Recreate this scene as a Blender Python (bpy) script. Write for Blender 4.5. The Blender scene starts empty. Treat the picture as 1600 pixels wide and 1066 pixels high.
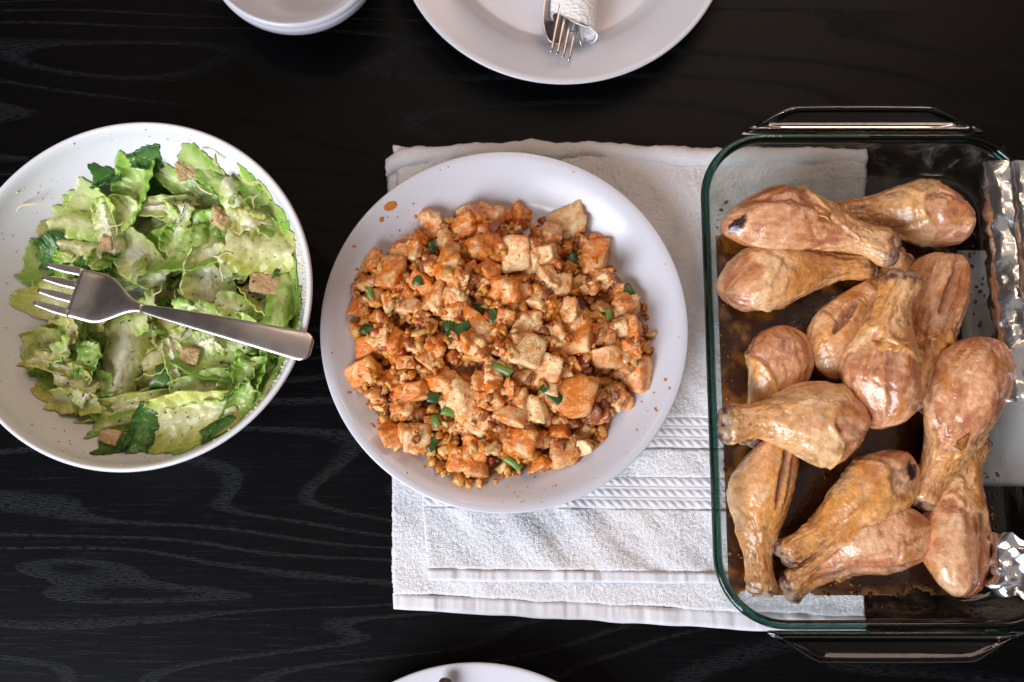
import bpy, math
import numpy as np

# ------------------------------------------------------------------ camera, world, lamps, exposure
SC = bpy.context.scene
FPX, TILT, DIST = 1556.0, math.radians(10.0), 0.73
cam_d = bpy.data.cameras.new('camera')
cam_d.sensor_width = 36.0
cam_d.lens = 36.0 * FPX / 1600.0
cam_d.clip_start = 0.01
cam_d.clip_end = 50.0
cam = bpy.data.objects.new('camera', cam_d)
SC.collection.objects.link(cam)
CAM = np.array([0.0, -DIST * math.sin(TILT), DIST * math.cos(TILT)])
cam.location = CAM
cam.rotation_euler = (TILT, 0, 0)
cam_d.dof.use_dof = True
cam_d.dof.focus_distance = 0.685
cam_d.dof.aperture_fstop = 4.5
SC.camera = cam

world = bpy.data.worlds.new('World')
SC.world = world
world.use_nodes = True
bg = world.node_tree.nodes['Background']
bg.inputs['Color'].default_value = (1.0, 0.84, 0.77, 1)
bg.inputs['Strength'].default_value = 0.045


def lamp(name, loc, aim, sx, sy, power, color):
    d = bpy.data.lights.new(name, 'AREA')
    d.shape = 'RECTANGLE'
    d.size, d.size_y = sx, sy
    d.energy = power
    d.color = color
    o = bpy.data.objects.new(name, d)
    SC.collection.objects.link(o)
    o.location = loc
    from mathutils import Vector
    o.rotation_euler = (Vector(aim) - Vector(loc)).to_track_quat('-Z', 'Y').to_euler()
    return o


lamp('window_light', (-1.05, -1.3, 1.05), (0, 0, 0), 1.25, 1.15, 66, (0.86, 0.90, 1.0))
lamp('room_light', (0.5, 1.5, 1.5), (0, 0, 0), 1.4, 0.8, 14, (1.0, 0.70, 0.56))
lamp('ceiling_bounce', (0.3, 0.1, 2.4), (0.3, 0.1, 0), 2.6, 2.6, 5, (1.0, 0.86, 0.78))
for bx_, by_ in ((-0.55, 0.75), (0.62, 0.72), (0.1, 1.05)):
    lamp('ceiling_bulb', (bx_, by_, 1.75), (0, 0, 0), 0.05, 0.05, 1.1, (1.0, 0.78, 0.55))

SC.view_settings.view_transform = 'Standard'
SC.view_settings.look = 'None'
SC.view_settings.gamma = 1.0
SC.view_settings.use_curve_mapping = False
SC.view_settings.exposure = 0.0
SC.cycles.use_denoising = True
SC.cycles.max_bounces = 16
SC.cycles.transmission_bounces = 14
SC.cycles.glossy_bounces = 6
SC.cycles.diffuse_bounces = 4
SC.cycles.transparent_max_bounces = 16
SC.cycles.blur_glossy = 0.4
SC.cycles.caustics_refractive = True
SC.cycles.caustics_reflective = True
SC.cycles.sample_clamp_indirect = 25.0

# ------------------------------------------------------------------ helpers
FWD = np.array([0, math.sin(TILT), -math.cos(TILT)])
UPV = np.array([0, math.cos(TILT), math.sin(TILT)])


def P(px, py, z=0.0):
    """point at height z that the photograph's pixel looks at"""
    d = np.array([1.0, 0, 0]) * (px - 800) / FPX + UPV * (533 - py) / FPX + FWD
    t = (z - CAM[2]) / d[2]
    return CAM + d * t


def hash01(ix, iy, iz, seed):
    h = (ix.astype(np.int64) * 374761393 + iy.astype(np.int64) * 668265263 + iz.astype(np.int64) * 2147483647 + seed * 974711) & 0xFFFFFFFF
    h = ((h ^ (h >> 13)) * 1274126177) & 0xFFFFFFFF
    h = ((h ^ (h >> 16)) * 2246822519) & 0xFFFFFFFF
    h = h ^ (h >> 15)
    return (h & 0xFFFFFF) / float(0xFFFFFF)


def vnoise(p, seed=0):
    """smooth value noise in -1..1, p is (N,3)"""
    p = np.asarray(p, float)
    i = np.floor(p)
    f = p - i
    f = f * f * f * (f * (f * 6 - 15) + 10)
    ix, iy, iz = i[:, 0], i[:, 1], i[:, 2]
    r = 0
    for a in (0, 1):
        wx = f[:, 0] if a else 1 - f[:, 0]
        for b in (0, 1):
            wy = f[:, 1] if b else 1 - f[:, 1]
            for c in (0, 1):
                wz = f[:, 2] if c else 1 - f[:, 2]
                r = r + wx * wy * wz * hash01(ix + a, iy + b, iz + c, seed)
    return r * 2 - 1


def fbm(p, seed=0, octv=4, gain=0.5):
    p = np.asarray(p, float)
    s, a, t = 0, 1.0, 0.0
    for k in range(octv):
        s = s + a * vnoise(p * (2.03 ** k) + 17.3 * k, seed + k * 7)
        t += a
        a *= gain
    return s / t


def smooth(a, b, x):
    t = np.clip((x - a) / (b - a), 0, 1)
    return t * t * (3 - 2 * t)


def mesh_np(name, V, F, col=None, flat=False):
    V = np.asarray(V, np.float32)
    F = np.asarray(F, np.int32)
    me = bpy.data.meshes.new(name)
    n, k = F.shape
    me.vertices.add(len(V))
    me.vertices.foreach_set('co', V.ravel())
    me.loops.add(n * k)
    me.loops.foreach_set('vertex_index', F.ravel())
    me.polygons.add(n)
    me.polygons.foreach_set('loop_start', np.arange(n, dtype=np.int32) * k)
    me.update(calc_edges=True)
    if col is not None:
        at = me.color_attributes.new('col', 'FLOAT_COLOR', 'POINT')
        c4 = np.ones((len(V), 4), np.float32)
        c4[:, :3] = col
        at.data.foreach_set('color', c4.ravel())
    me.validate()
    if not flat:
        me.shade_smooth()
    return me


def obj(name, me, mat, parent=None, loc=None, rot=None):
    o = bpy.data.objects.new(name, me)
    SC.collection.objects.link(o)
    if mat is not None and not me.materials:
        me.materials.append(mat)
    if parent is not None:
        o.parent = parent
    if loc is not None:
        o.location = loc
    if rot is not None:
        o.rotation_euler = rot
    return o


def tag(o, label, cat, group=None, kind=None):
    o['label'] = label
    o['category'] = cat
    if group:
        o['group'] = group
    if kind:
        o['kind'] = kind
    return o


def thing(name, label, cat, loc=(0, 0, 0), group=None):
    o = bpy.data.objects.new(name, None)
    SC.collection.objects.link(o)
    o.location = loc
    o.empty_display_size = 0.02
    return tag(o, label, cat, group)


def grid_faces(nu, nv, wu=False, wv=False, off=0):
    a = np.arange(nu if wu else nu - 1)
    b = np.arange(nv if wv else nv - 1)
    A, B = np.meshgrid(a, b, indexing='ij')
    A, B = A.ravel(), B.ravel()
    A1, B1 = (A + 1) % nu, (B + 1) % nv
    return np.stack([A * nv + B, A1 * nv + B, A1 * nv + B1, A * nv + B1], 1) + off


def catmull(pts, sub=5):
    p = np.asarray(pts, float)
    q = np.vstack([2 * p[0] - p[1], p, 2 * p[-1] - p[-2]])
    out = []
    for i in range(1, len(q) - 2):
        for s in range(sub):
            t = s / sub
            a, b, c, d = q[i - 1], q[i], q[i + 1], q[i + 2]
            out.append(0.5 * (2 * b + (c - a) * t + (2 * a - 5 * b + 4 * c - d) * t * t + (3 * b - a - 3 * c + d) * t ** 3))
    out.append(p[-1])
    return np.array(out)


def lathe(name, prof, seg=160, sub=4):
    """closed solid of revolution; prof runs from the axis underneath, round the rim, to the axis on top"""
    p = catmull(prof, sub)
    p[:, 0] = np.maximum(p[:, 0], 0.0002)
    th = np.linspace(0, 2 * math.pi, seg, endpoint=False)
    V = np.stack([p[:, 0][:, None] * np.cos(th), p[:, 0][:, None] * np.sin(th), np.repeat(p[:, 1][:, None], seg, 1)], -1).reshape(-1, 3)
    F = grid_faces(len(p), seg, False, True)
    return mesh_np(name, V, F[:, ::-1])


def loft(name, st, n=16, power=2.6, cap=True):
    """st: rows of x, y, z, half width (along y), half thickness (along z); bar that runs along x"""
    st = np.asarray(st, float)
    th = np.linspace(0, 2 * math.pi, n, endpoint=False)
    c, s = np.cos(th), np.sin(th)
    cy = np.sign(c) * np.abs(c) ** (2 / power)
    sz = np.sign(s) * np.abs(s) ** (2 / power)
    V = np.zeros((len(st), n, 3))
    V[:, :, 0] = st[:, 0][:, None]
    V[:, :, 1] = st[:, 1][:, None] + st[:, 3][:, None] * cy
    V[:, :, 2] = st[:, 2][:, None] + st[:, 4][:, None] * sz
    e0, e1 = V[:1].mean(1, keepdims=True), V[-1:].mean(1, keepdims=True)
    V = np.concatenate([np.repeat(e0, n, 1), V, np.repeat(e1, n, 1)], 0)
    return mesh_np(name, V.reshape(-1, 3), grid_faces(len(st) + 2, n, False, True))


_ico = {}


def ico(sub):
    if sub not in _ico:
        import bmesh
        bm = bmesh.new()
        bmesh.ops.create_icosphere(bm, subdivisions=sub, radius=1.0)
        V = np.array([v.co[:] for v in bm.verts])
        F = np.array([[v.index for v in f.verts] for f in bm.faces])
        bm.free()
        _ico[sub] = (V / np.linalg.norm(V, axis=1)[:, None], F)
    return _ico[sub]


def rotm(rx, ry, rz):
    cx, sx, cy, sy, cz, sz = math.cos(rx), math.sin(rx), math.cos(ry), math.sin(ry), math.cos(rz), math.sin(rz)
    X = np.array([[1, 0, 0], [0, cx, -sx], [0, sx, cx]])
    Y = np.array([[cy, 0, sy], [0, 1, 0], [-sy, 0, cy]])
    Z = np.array([[cz, -sz, 0], [sz, cz, 0], [0, 0, 1]])
    return Z @ Y @ X


class Heap:
    """height field on which pieces come to rest"""

    def __init__(self, c, half, fn, cell=0.0015):
        self.c, self.half, self.cell = np.array(c[:2]), half, cell
        n = int(2 * half / cell)
        g = (np.arange(n) + 0.5) * cell - half
        X, Y = np.meshgrid(g, g, indexing='ij')
        self.n = n
        self.H = fn(X, Y)

    def idx(self, xy):
        i = np.clip(((xy - self.c + self.half) / self.cell).astype(int), 0, self.n - 1)
        return i[:, 0], i[:, 1]

    def drop(self, V, x, y, q=80, sink=0.0, mark=True):
        W = V + np.array([x, y, 0])
        i, j = self.idx(W[:, :2])
        z = np.percentile(self.H[i, j] - V[:, 2], q) - sink
        if mark:
            np.maximum.at(self.H, (i, j), V[:, 2] + z)
        return z

    def at(self, x, y):
        i, j = self.idx(np.array([[x, y]]))
        return self.H[i[0], j[0]]


# ------------------------------------------------------------------ materials
def new_mat(name):
    m = bpy.data.materials.new(name)
    m.use_nodes = True
    nt = m.node_tree
    return m, nt, nt.nodes['Principled BSDF']


def N(nt, typ, **kw):
    n = nt.nodes.new(typ)
    for k, v in kw.items():
        if k in n.inputs.keys():
            n.inputs[k].default_value = v
        else:
            setattr(n, k, v)
    return n


def coord(nt, scale=(1, 1, 1), kind='Object', rnd=False):
    tc = N(nt, 'ShaderNodeTexCoord')
    mp = N(nt, 'ShaderNodeMapping')
    mp.inputs['Scale'].default_value = scale
    nt.links.new(tc.outputs[kind], mp.inputs['Vector'])
    if rnd:
        oi = N(nt, 'ShaderNodeObjectInfo')
        ml = N(nt, 'ShaderNodeMath', operation='MULTIPLY')
        ml.inputs[1].default_value = 37.0
        nt.links.new(oi.outputs['Random'], ml.inputs[0])
        cb = N(nt, 'ShaderNodeCombineXYZ')
        nt.links.new(ml.outputs[0], cb.inputs[0])
        nt.links.new(ml.outputs[0], cb.inputs[2])
        nt.links.new(cb.outputs[0], mp.inputs['Location'])
    return mp.outputs['Vector']


def noise(nt, vec, scale, detail=4, rough=0.55, dist=0.0):
    n = N(nt, 'ShaderNodeTexNoise')
    n.inputs['Scale'].default_value = scale
    n.inputs['Detail'].default_value = detail
    n.inputs['Roughness'].default_value = rough
    n.inputs['Distortion'].default_value = dist
    nt.links.new(vec, n.inputs['Vector'])
    return n.outputs['Fac']


def ramp(nt, fac, stops):
    r = N(nt, 'ShaderNodeValToRGB')
    e = r.color_ramp.elements
    while len(e) < len(stops):
        e.new(0.5)
    for k, (p, c) in enumerate(stops):
        e[k].position = p
        e[k].color = (c[0], c[1], c[2], 1) if not isinstance(c, (int, float)) else (c, c, c, 1)
    nt.links.new(fac, r.inputs['Fac'])
    return r.outputs['Color']


def mix(nt, fac, a, b, mode='MIX'):
    m = N(nt, 'ShaderNodeMix', data_type='RGBA', blend_type=mode)
    for s, v in ((0, fac), (6, a), (7, b)):
        if isinstance(v, (int, float)):
            m.inputs[s].default_value = v
        elif isinstance(v, tuple):
            m.inputs[s].default_value = (v[0], v[1], v[2], 1)
        else:
            nt.links.new(v, m.inputs[s])
    return m.outputs[2]


def math_n(nt, op, a, b=0.0):
    m = N(nt, 'ShaderNodeMath', operation=op)
    for k, v in ((0, a), (1, b)):
        if isinstance(v, (int, float)):
            m.inputs[k].default_value = v
        else:
            nt.links.new(v, m.inputs[k])
    return m.outputs[0]


def bump(nt, b, height, strength, dist=0.001):
    n = N(nt, 'ShaderNodeBump')
    n.inputs['Strength'].default_value = strength
    n.inputs['Distance'].default_value = dist
    nt.links.new(height, n.inputs['Height'])
    nt.links.new(n.outputs['Normal'], b.inputs['Normal'])
    return n


def mat_table():
    m, nt, b = new_mat('black_stained_wood')
    base = coord(nt, (1, 1, 1))
    # cathedral figure: contour lines of a field drawn out along the board
    v = coord(nt, (0.95, 8.5, 1.0))
    f = noise(nt, v, 1.0, 2, 0.35, 0.35)
    fine = noise(nt, coord(nt, (5, 40, 1)), 1.0, 2, 0.5)
    wob = math_n(nt, 'MULTIPLY', fine, 0.16)
    tot = math_n(nt, 'ADD', math_n(nt, 'MULTIPLY', f, 22.0), wob)
    ring = math_n(nt, 'FRACT', tot)
    peak = ramp(nt, ring, [(0.0, 0.0), (0.72, 0.0), (0.90, 1.0), (0.94, 0.75), (0.98, 0.0)])
    pores = noise(nt, coord(nt, (160, 1500, 1)), 1.0, 2, 0.6)
    pm = ramp(nt, pores, [(0.44, 0.0), (0.60, 1.0)])
    strands = noise(nt, coord(nt, (22, 420, 1)), 1.0, 3, 0.6)
    sm = ramp(nt, strands, [(0.50, 0.0), (0.75, 0.35)])
    mask = mix(nt, 1.0, mix(nt, 1.0, peak, pm, 'MULTIPLY'), mix(nt, 1.0, sm, pm, 'MULTIPLY'), 'ADD')
    colr = mix(nt, mask, (0.0014, 0.0014, 0.0018), (0.012, 0.0125, 0.016))
    nt.links.new(colr, b.inputs['Base Color'])
    rg = ramp(nt, mask, [(0.0, 0.40), (1.0, 0.62)])
    nt.links.new(rg, b.inputs['Roughness'])
    b.inputs['Specular IOR Level'].default_value = 0.11
    bump(nt, b, mask, 0.45, 0.0005)
    return m


def mat_ceramic(name, col=(0.60, 0.60, 0.645), rough=0.16):
    m, nt, b = new_mat(name)
    v = coord(nt)
    c = mix(nt, noise(nt, v, 9, 3), col, tuple(x * 0.965 for x in col))
    nt.links.new(c, b.inputs['Base Color'])
    r = ramp(nt, noise(nt, v, 30, 4), [(0.3, rough * 0.8), (0.7, rough * 1.35)])
    nt.links.new(r, b.inputs['Roughness'])
    bump(nt, b, noise(nt, v, 60, 2), 0.03, 0.001)
    return m


def mat_steel():
    m, nt, b = new_mat('stainless_steel')
    b.inputs['Metallic'].default_value = 1.0
    v = coord(nt, (40, 900, 40))
    v2 = coord(nt)
    b.inputs['Base Color'].default_value = (0.66, 0.60, 0.57, 1)
    sm = ramp(nt, noise(nt, v2, 55, 4, 0.65), [(0.40, 0.28), (0.75, 0.37)])
    nt.links.new(sm, b.inputs['Roughness'])
    bump(nt, b, noise(nt, v, 1, 2), 0.04, 0.0004)
    return m


def mat_terry():
    m, nt, b = new_mat('terry_cotton')
    v = coord(nt)
    c = mix(nt, noise(nt, v, 900, 2), (0.66, 0.65, 0.665), (0.84, 0.83, 0.845))
    st = ramp(nt, noise(nt, v, 26, 4, 0.6), [(0.68, 0.0), (0.80, 0.16)])
    c = mix(nt, st, c, (0.62, 0.50, 0.38))
    nt.links.new(c, b.inputs['Base Color'])
    b.inputs['Roughness'].default_value = 0.95
    b.inputs['Sheen Weight'].default_value = 0.25
    b.inputs['Specular IOR Level'].default_value = 0.1
    vo = N(nt, 'ShaderNodeTexVoronoi')
    vo.inputs['Scale'].default_value = 1250
    nt.links.new(v, vo.inputs['Vector'])
    bump(nt, b, vo.outputs['Distance'], 0.55, 0.0010)
    return m


def mat_weave(name='woven_cotton', scale=(1200, 1200, 1200), col=(0.72, 0.71, 0.73)):
    m, nt, b = new_mat(name)
    v = coord(nt)
    c = mix(nt, noise(nt, v, 60, 4), tuple(x * 0.93 for x in col), col)
    nt.links.new(c, b.inputs['Base Color'])
    b.inputs['Roughness'].default_value = 0.9
    b.inputs['Specular IOR Level'].default_value = 0.1
    bump(nt, b, noise(nt, coord(nt, scale), 1, 2), 0.6, 0.0007)
    return m


def mat_paper():
    m, nt, b = new_mat('embossed_paper')
    b.inputs['Base Color'].default_value = (0.86, 0.85, 0.86, 1)
    b.inputs['Roughness'].default_value = 0.9
    vo = N(nt, 'ShaderNodeTexVoronoi')
    vo.inputs['Scale'].default_value = 1
    nt.links.new(coord(nt, (260, 420, 420)), vo.inputs['Vector'])
    bump(nt, b, vo.outputs['Distance'], 0.6, 0.0012)
    b.inputs['Specular IOR Level'].default_value = 0.1
    return m


def mat_glass(name, dens, tint=(0.10, 0.62, 0.50, 1)):
    m, nt, b = new_mat(name)
    nt.nodes.remove(b)
    out = nt.nodes['Material Output']
    g = N(nt, 'ShaderNodeBsdfGlass')
    g.inputs['IOR'].default_value = 1.47
    g.inputs['Roughness'].default_value = 0.0
    g.inputs['Color'].default_value = (0.985, 0.995, 0.99, 1)
    nt.links.new(g.outputs[0], out.inputs['Surface'])
    va = N(nt, 'ShaderNodeVolumeAbsorption')
    va.inputs['Color'].default_value = tint
    va.inputs['Density'].default_value = dens
    nt.links.new(va.outputs[0], out.inputs['Volume'])
    bn = N(nt, 'ShaderNodeBump')
    bn.inputs['Strength'].default_value = 0.06
    bn.inputs['Distance'].default_value = 0.002
    nt.links.new(noise(nt, coord(nt), 45, 2), bn.inputs['Height'])
    nt.links.new(bn.outputs[0], g.inputs['Normal'])
    return m


def mat_thin_glass():
    """walls and floor of the dish: clear, with mirror reflections growing towards grazing view"""
    m, nt, b = new_mat('clear_dish_glass')
    nt.nodes.remove(b)
    out = nt.nodes['Material Output']
    lw = N(nt, 'ShaderNodeLayerWeight')
    lw.inputs['Blend'].default_value = 0.5
    f = math_n(nt, 'ADD', math_n(nt, 'MULTIPLY', math_n(nt, 'POWER', lw.outputs['Facing'], 4.0), 0.85), 0.035)
    t = N(nt, 'ShaderNodeBsdfTransparent')
    t.inputs['Color'].default_value = (0.99, 0.995, 0.992, 1)
    g = N(nt, 'ShaderNodeBsdfGlossy')
    g.inputs['Roughness'].default_value = 0.03
    mx = N(nt, 'ShaderNodeMixShader')
    nt.links.new(f, mx.inputs[0])
    nt.links.new(t.outputs[0], mx.inputs[1])
    nt.links.new(g.outputs[0], mx.inputs[2])
    df = N(nt, 'ShaderNodeBsdfDiffuse')
    df.inputs['Color'].default_value = (0.42, 0.33, 0.24, 1)
    film = ramp(nt, noise(nt, coord(nt, (1, 0.35, 1)), 42, 5, 0.65, 0.8), [(0.52, 0.0), (0.80, 0.22)])
    m2 = N(nt, 'ShaderNodeMixShader')
    nt.links.new(film, m2.inputs[0])
    nt.links.new(mx.outputs[0], m2.inputs[1])
    nt.links.new(df.outputs[0], m2.inputs[2])
    nt.links.new(m2.outputs[0], out.inputs['Surface'])
    va = N(nt, 'ShaderNodeVolumeAbsorption')
    va.inputs['Color'].default_value = (0.10, 0.62, 0.50, 1)
    va.inputs['Density'].default_value = 6
    nt.links.new(va.outputs[0], out.inputs['Volume'])
    return m


def mat_foil():
    m, nt, b = new_mat('aluminium_foil')
    b.inputs['Metallic'].default_value = 1.0
    b.inputs['Base Color'].default_value = (0.86, 0.86, 0.87, 1)
    b.inputs['Roughness'].default_value = 0.22
    bump(nt, b, noise(nt, coord(nt), 120, 2, 0.5, 0.6), 0.25, 0.002)
    return m


def mat_attr(name, rough=0.4, sss=0.0, sssr=(0.01, 0.005, 0.003), spec=0.5, nscale=300, nstr=0.3, coat=0.0, dark=0.75, rvar=0.12, rnd=False, transl=0.0, ndist=0.0008, pores=0.0):
    """colour from the mesh's colour layer, with fine mottling and relief"""
    m, nt, b = new_mat(name)
    at = N(nt, 'ShaderNodeAttribute', attribute_name='col')
    v = coord(nt, rnd=rnd)
    f = noise(nt, v, nscale * 0.5, 4, 0.6)
    g = ramp(nt, f, [(0.28, dark), (0.72, 1.08)])
    c = mix(nt, 1.0, at.outputs['Color'], g, 'MULTIPLY')
    nt.links.new(c, b.inputs['Base Color'])
    r = ramp(nt, noise(nt, v, nscale * 0.25, 3), [(0.3, max(0.03, rough - rvar)), (0.7, rough + rvar)])
    nt.links.new(r, b.inputs['Roughness'])
    b.inputs['Specular IOR Level'].default_value = spec
    b.inputs['Subsurface Weight'].default_value = sss
    b.inputs['Subsurface Radius'].default_value = sssr
    b.inputs['Subsurface Scale'].default_value = 1.0
    b.inputs['Coat Weight'].default_value = coat
    b.inputs['Coat Roughness'].default_value = 0.12
    hgt = noise(nt, v, nscale, 3, 0.6)
    if pores > 0:
        vo = N(nt, 'ShaderNodeTexVoronoi')
        vo.inputs['Scale'].default_value = pores
        nt.links.new(v, vo.inputs['Vector'])
        hgt = math_n(nt, 'ADD', math_n(nt, 'MULTIPLY', hgt, 0.8), math_n(nt, 'MULTIPLY', vo.outputs['Distance'], -0.9))
    bump(nt, b, hgt, nstr, ndist)
    if transl > 0:
        out = nt.nodes['Material Output']
        tr = N(nt, 'ShaderNodeBsdfTranslucent')
        nt.links.new(c, tr.inputs['Color'])
        mx = N(nt, 'ShaderNodeMixShader')
        mx.inputs[0].default_value = transl
        nt.links.new(b.outputs[0], mx.inputs[1])
        nt.links.new(tr.outputs[0], mx.inputs[2])
        nt.links.new(mx.outputs[0], out.inputs['Surface'])
    return m


def mat_tofu():
    m, nt, b = new_mat('sauced_tofu')
    v = coord(nt, rnd=True)
    oi = N(nt, 'ShaderNodeObjectInfo')
    cream = mix(nt, noise(nt, v, 1.6, 4), (0.90, 0.60, 0.24), (0.92, 0.74, 0.44))
    base = noise(nt, v, 1.15, 5, 0.60, 0.8)
    sh = math_n(nt, 'ADD', base, math_n(nt, 'MULTIPLY', math_n(nt, 'SUBTRACT', oi.outputs['Random'], 0.40), 0.20))
    sauce = ramp(nt, sh, [(0.34, 0.0), (0.45, 0.45), (0.60, 1.0)])
    sc = mix(nt, noise(nt, v, 2.6, 3), (0.82, 0.28, 0.022), (0.62, 0.115, 0.010))
    c = mix(nt, sauce, cream, sc)
    sp = ramp(nt, noise(nt, v, 5.5, 3, 0.5), [(0.64, 0.0), (0.70, 0.9)])
    c = mix(nt, sp, c, (0.36, 0.055, 0.014))
    nt.links.new(c, b.inputs['Base Color'])
    nt.links.new(ramp(nt, sauce, [(0.0, 0.30), (1.0, 0.16)]), b.inputs['Roughness'])
    b.inputs['Coat Weight'].default_value = 0.25
    b.inputs['Coat Roughness'].default_value = 0.1
    b.inputs['Subsurface Weight'].default_value = 0.10
    b.inputs['Subsurface Radius'].default_value = (0.004, 0.002, 0.001)
    b.inputs['Subsurface Scale'].default_value = 1.0
    bump(nt, b, noise(nt, v, 5.0, 5, 0.6), 0.3, 0.07)
    return m


def mat_plain(name, c1, c2, scale, rough=0.4, spec=0.5, bstr=0.2, sss=0.0):
    m, nt, b = new_mat(name)
    v = coord(nt, rnd=True)
    nt.links.new(mix(nt, noise(nt, v, scale, 4), c1, c2), b.inputs['Base Color'])
    b.inputs['Roughness'].default_value = rough
    b.inputs['Specular IOR Level'].default_value = spec
    b.inputs['Subsurface Weight'].default_value = sss
    b.inputs['Subsurface Radius'].default_value = (0.003, 0.0015, 0.001)
    b.inputs['Subsurface Scale'].default_value = 1.0
    bump(nt, b, noise(nt, v, scale * 2, 3), bstr, 0.001)
    return m


M_TABLE = mat_table()
M_CER = mat_ceramic('white_porcelain')
M_CER2 = mat_ceramic('white_bowl_glaze', (0.74, 0.735, 0.75), 0.2)
M_STEEL = mat_steel()
M_TERRY = mat_terry()
M_WEAVE = mat_weave()
M_PAPER = mat_paper()
M_GLASS = mat_glass('handle_glass', 17)
M_RIMGLASS = mat_glass('green_rim_glass', 560, (0.20, 0.50, 0.45, 1))
M_THIN = mat_thin_glass()
M_FOIL = mat_foil()
M_SKIN = mat_attr('roast_chicken', 0.25, 0.06, (0.006, 0.003, 0.0015), 0.6, 520, 0.36, 0.40, 0.66, ndist=0.0010, pores=430)
M_BONE = mat_attr('roast_bone', 0.45, 0.1, (0.003, 0.002, 0.001), 0.5, 500, 0.5, 0.1, 0.5)
M_LEAF = mat_attr('lettuce', 0.32, 0.0, nscale=260, nstr=0.45, spec=0.5, coat=0.14, dark=0.80, transl=0.16)
M_CRUMB = mat_attr('minced_crumbs', 0.27, 0.05, (0.003, 0.0015, 0.001), 0.5, 700, 0.6, 0.12, 0.6)
M_TOFU = mat_tofu()
M_CHIVE = mat_plain('green_onion', (0.014, 0.040, 0.010), (0.045, 0.115, 0.018), 220, 0.3, sss=0.05)
M_CHILI = mat_plain('red_chili', (0.30, 0.020, 0.010), (0.52, 0.085, 0.02), 2, 0.28)
M_CROUT = mat_plain('toasted_bread', (0.34, 0.14, 0.030), (0.84, 0.66, 0.38), 330, 0.85, 0.2, 1.0)
M_WOODTIP = mat_plain('dark_wood_handle', (0.035, 0.020, 0.012), (0.075, 0.040, 0.022), 90, 0.45)
M_OIL = mat_plain('orange_oil', (0.62, 0.24, 0.03), (0.50, 0.13, 0.02), 120, 0.15, 0.6, 0.05, 0.1)
M_HERB = mat_plain('dried_herbs', (0.05, 0.055, 0.02), (0.10, 0.09, 0.04), 300, 0.8)

# ------------------------------------------------------------------ table
def make_table():
    import bmesh
    bm = bmesh.new()
    bmesh.ops.create_cube(bm, size=1.0)
    bmesh.ops.scale(bm, vec=(1.70, 1.10, 0.035), verts=bm.verts)
    bmesh.ops.translate(bm, vec=(0.12, 0.02, -0.0175), verts=bm.verts)
    bmesh.ops.bevel(bm, geom=list(bm.edges), offset=0.004, segments=3, affect='EDGES')
    me = bpy.data.meshes.new('tabletop')
    bm.to_mesh(me)
    bm.free()
    o = obj('tabletop', me, M_TABLE)
    tag(o, 'black stained wooden tabletop with visible cathedral grain', 'table', kind='structure')


make_table()

# ------------------------------------------------------------------ towel
T1 = 0.0042       # thickness of one layer


def slab(name, c, z0, hfn, thick, step, mat, parent, seed, rough_amp=0.0, edge=0.0015, ragged=0.0, zfn=None):
    """cloth sheet: c = four corners (x,y) in order u0v0, u1v0, u1v1, u0v1; hfn(u,v,X,Y) adds relief to the top"""
    c = np.asarray(c, float)
    lu = np.linalg.norm(c[1] - c[0])
    lv = np.linalg.norm(c[3] - c[0])
    nu, nv = max(4, int(lu / step)), max(4, int(lv / step))
    u, v = np.linspace(0, 1, nu), np.linspace(0, 1, nv)
    U, Vv = np.meshgrid(u, v, indexing='ij')
    XY = ((1 - U) * (1 - Vv))[..., None] * c[0] + (U * (1 - Vv))[..., None] * c[1] + (U * Vv)[..., None] * c[2] + ((1 - U) * Vv)[..., None] * c[3]
    pts = np.concatenate([XY.reshape(-1, 2), np.zeros((nu * nv, 1))], 1)
    if ragged:
        eu = np.minimum(U, 1 - U) * lu
        ev = np.minimum(Vv, 1 - Vv) * lv
        w = np.exp(-np.minimum(eu, ev) / 0.012).ravel()
        XY = XY + (ragged * w[:, None] * np.stack([vnoise(pts * 55, seed + 5), vnoise(pts * 55, seed + 6)], 1)).reshape(nu, nv, 2)
    d = np.minimum(np.minimum(U, 1 - U) * lu, np.minimum(Vv, 1 - Vv) * lv)
    rnd = np.sqrt(np.clip(1 - (1 - np.clip(d / edge, 0, 1)) ** 2, 0, 1))
    base = z0 if zfn is None else z0 + zfn(XY[..., 0], XY[..., 1])
    top = base + thick * (0.25 + 0.75 * rnd) + hfn(U, Vv, XY[..., 0], XY[..., 1]) * rnd
    if rough_amp:
        rr = np.random.RandomState(seed)
        top = top + rr.uniform(-1, 1, top.shape) * rough_amp
        XY = XY + rr.uniform(-1, 1, XY.shape) * rough_amp * 0.9
    bot = base * np.ones_like(top)
    Vt = np.concatenate([XY.reshape(-1, 2), top.reshape(-1, 1)], 1)
    Vb = np.concatenate([XY.reshape(-1, 2), bot.reshape(-1, 1)], 1)
    Ft = grid_faces(nu, nv)
    n = nu * nv
    ring = np.concatenate([np.arange(nu) * nv, (nu - 1) * nv + np.arange(1, nv), (np.arange(nu - 1)[::-1]) * nv + nv - 1, np.arange(1, nv - 1)[::-1]])
    r2 = np.roll(ring, -1)
    Fs = np.stack([ring, ring + n, r2 + n, r2], 1)
    # underside as a coarse set of quads is not needed: it lies on the layer below, so one ring of walls plus a bottom grid
    Fb = Ft[:, ::-1] + n
    V = np.concatenate([Vt, Vb])
    return obj(name, mesh_np(name, V, np.concatenate([Ft, Fs, Fb])), mat, parent)


def wrinkle(seed, amp, sx=18, sy=9, ang=0.9):
    ca, sa = math.cos(ang), math.sin(ang)

    def f(U, V, X, Y):
        a, b_ = X * ca + Y * sa, -X * sa + Y * ca
        p = np.stack([a * sx, b_ * sy, 0 * a], -1).reshape(-1, 3)
        return (amp * fbm(p, seed, 3)).reshape(U.shape)
    return f


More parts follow.
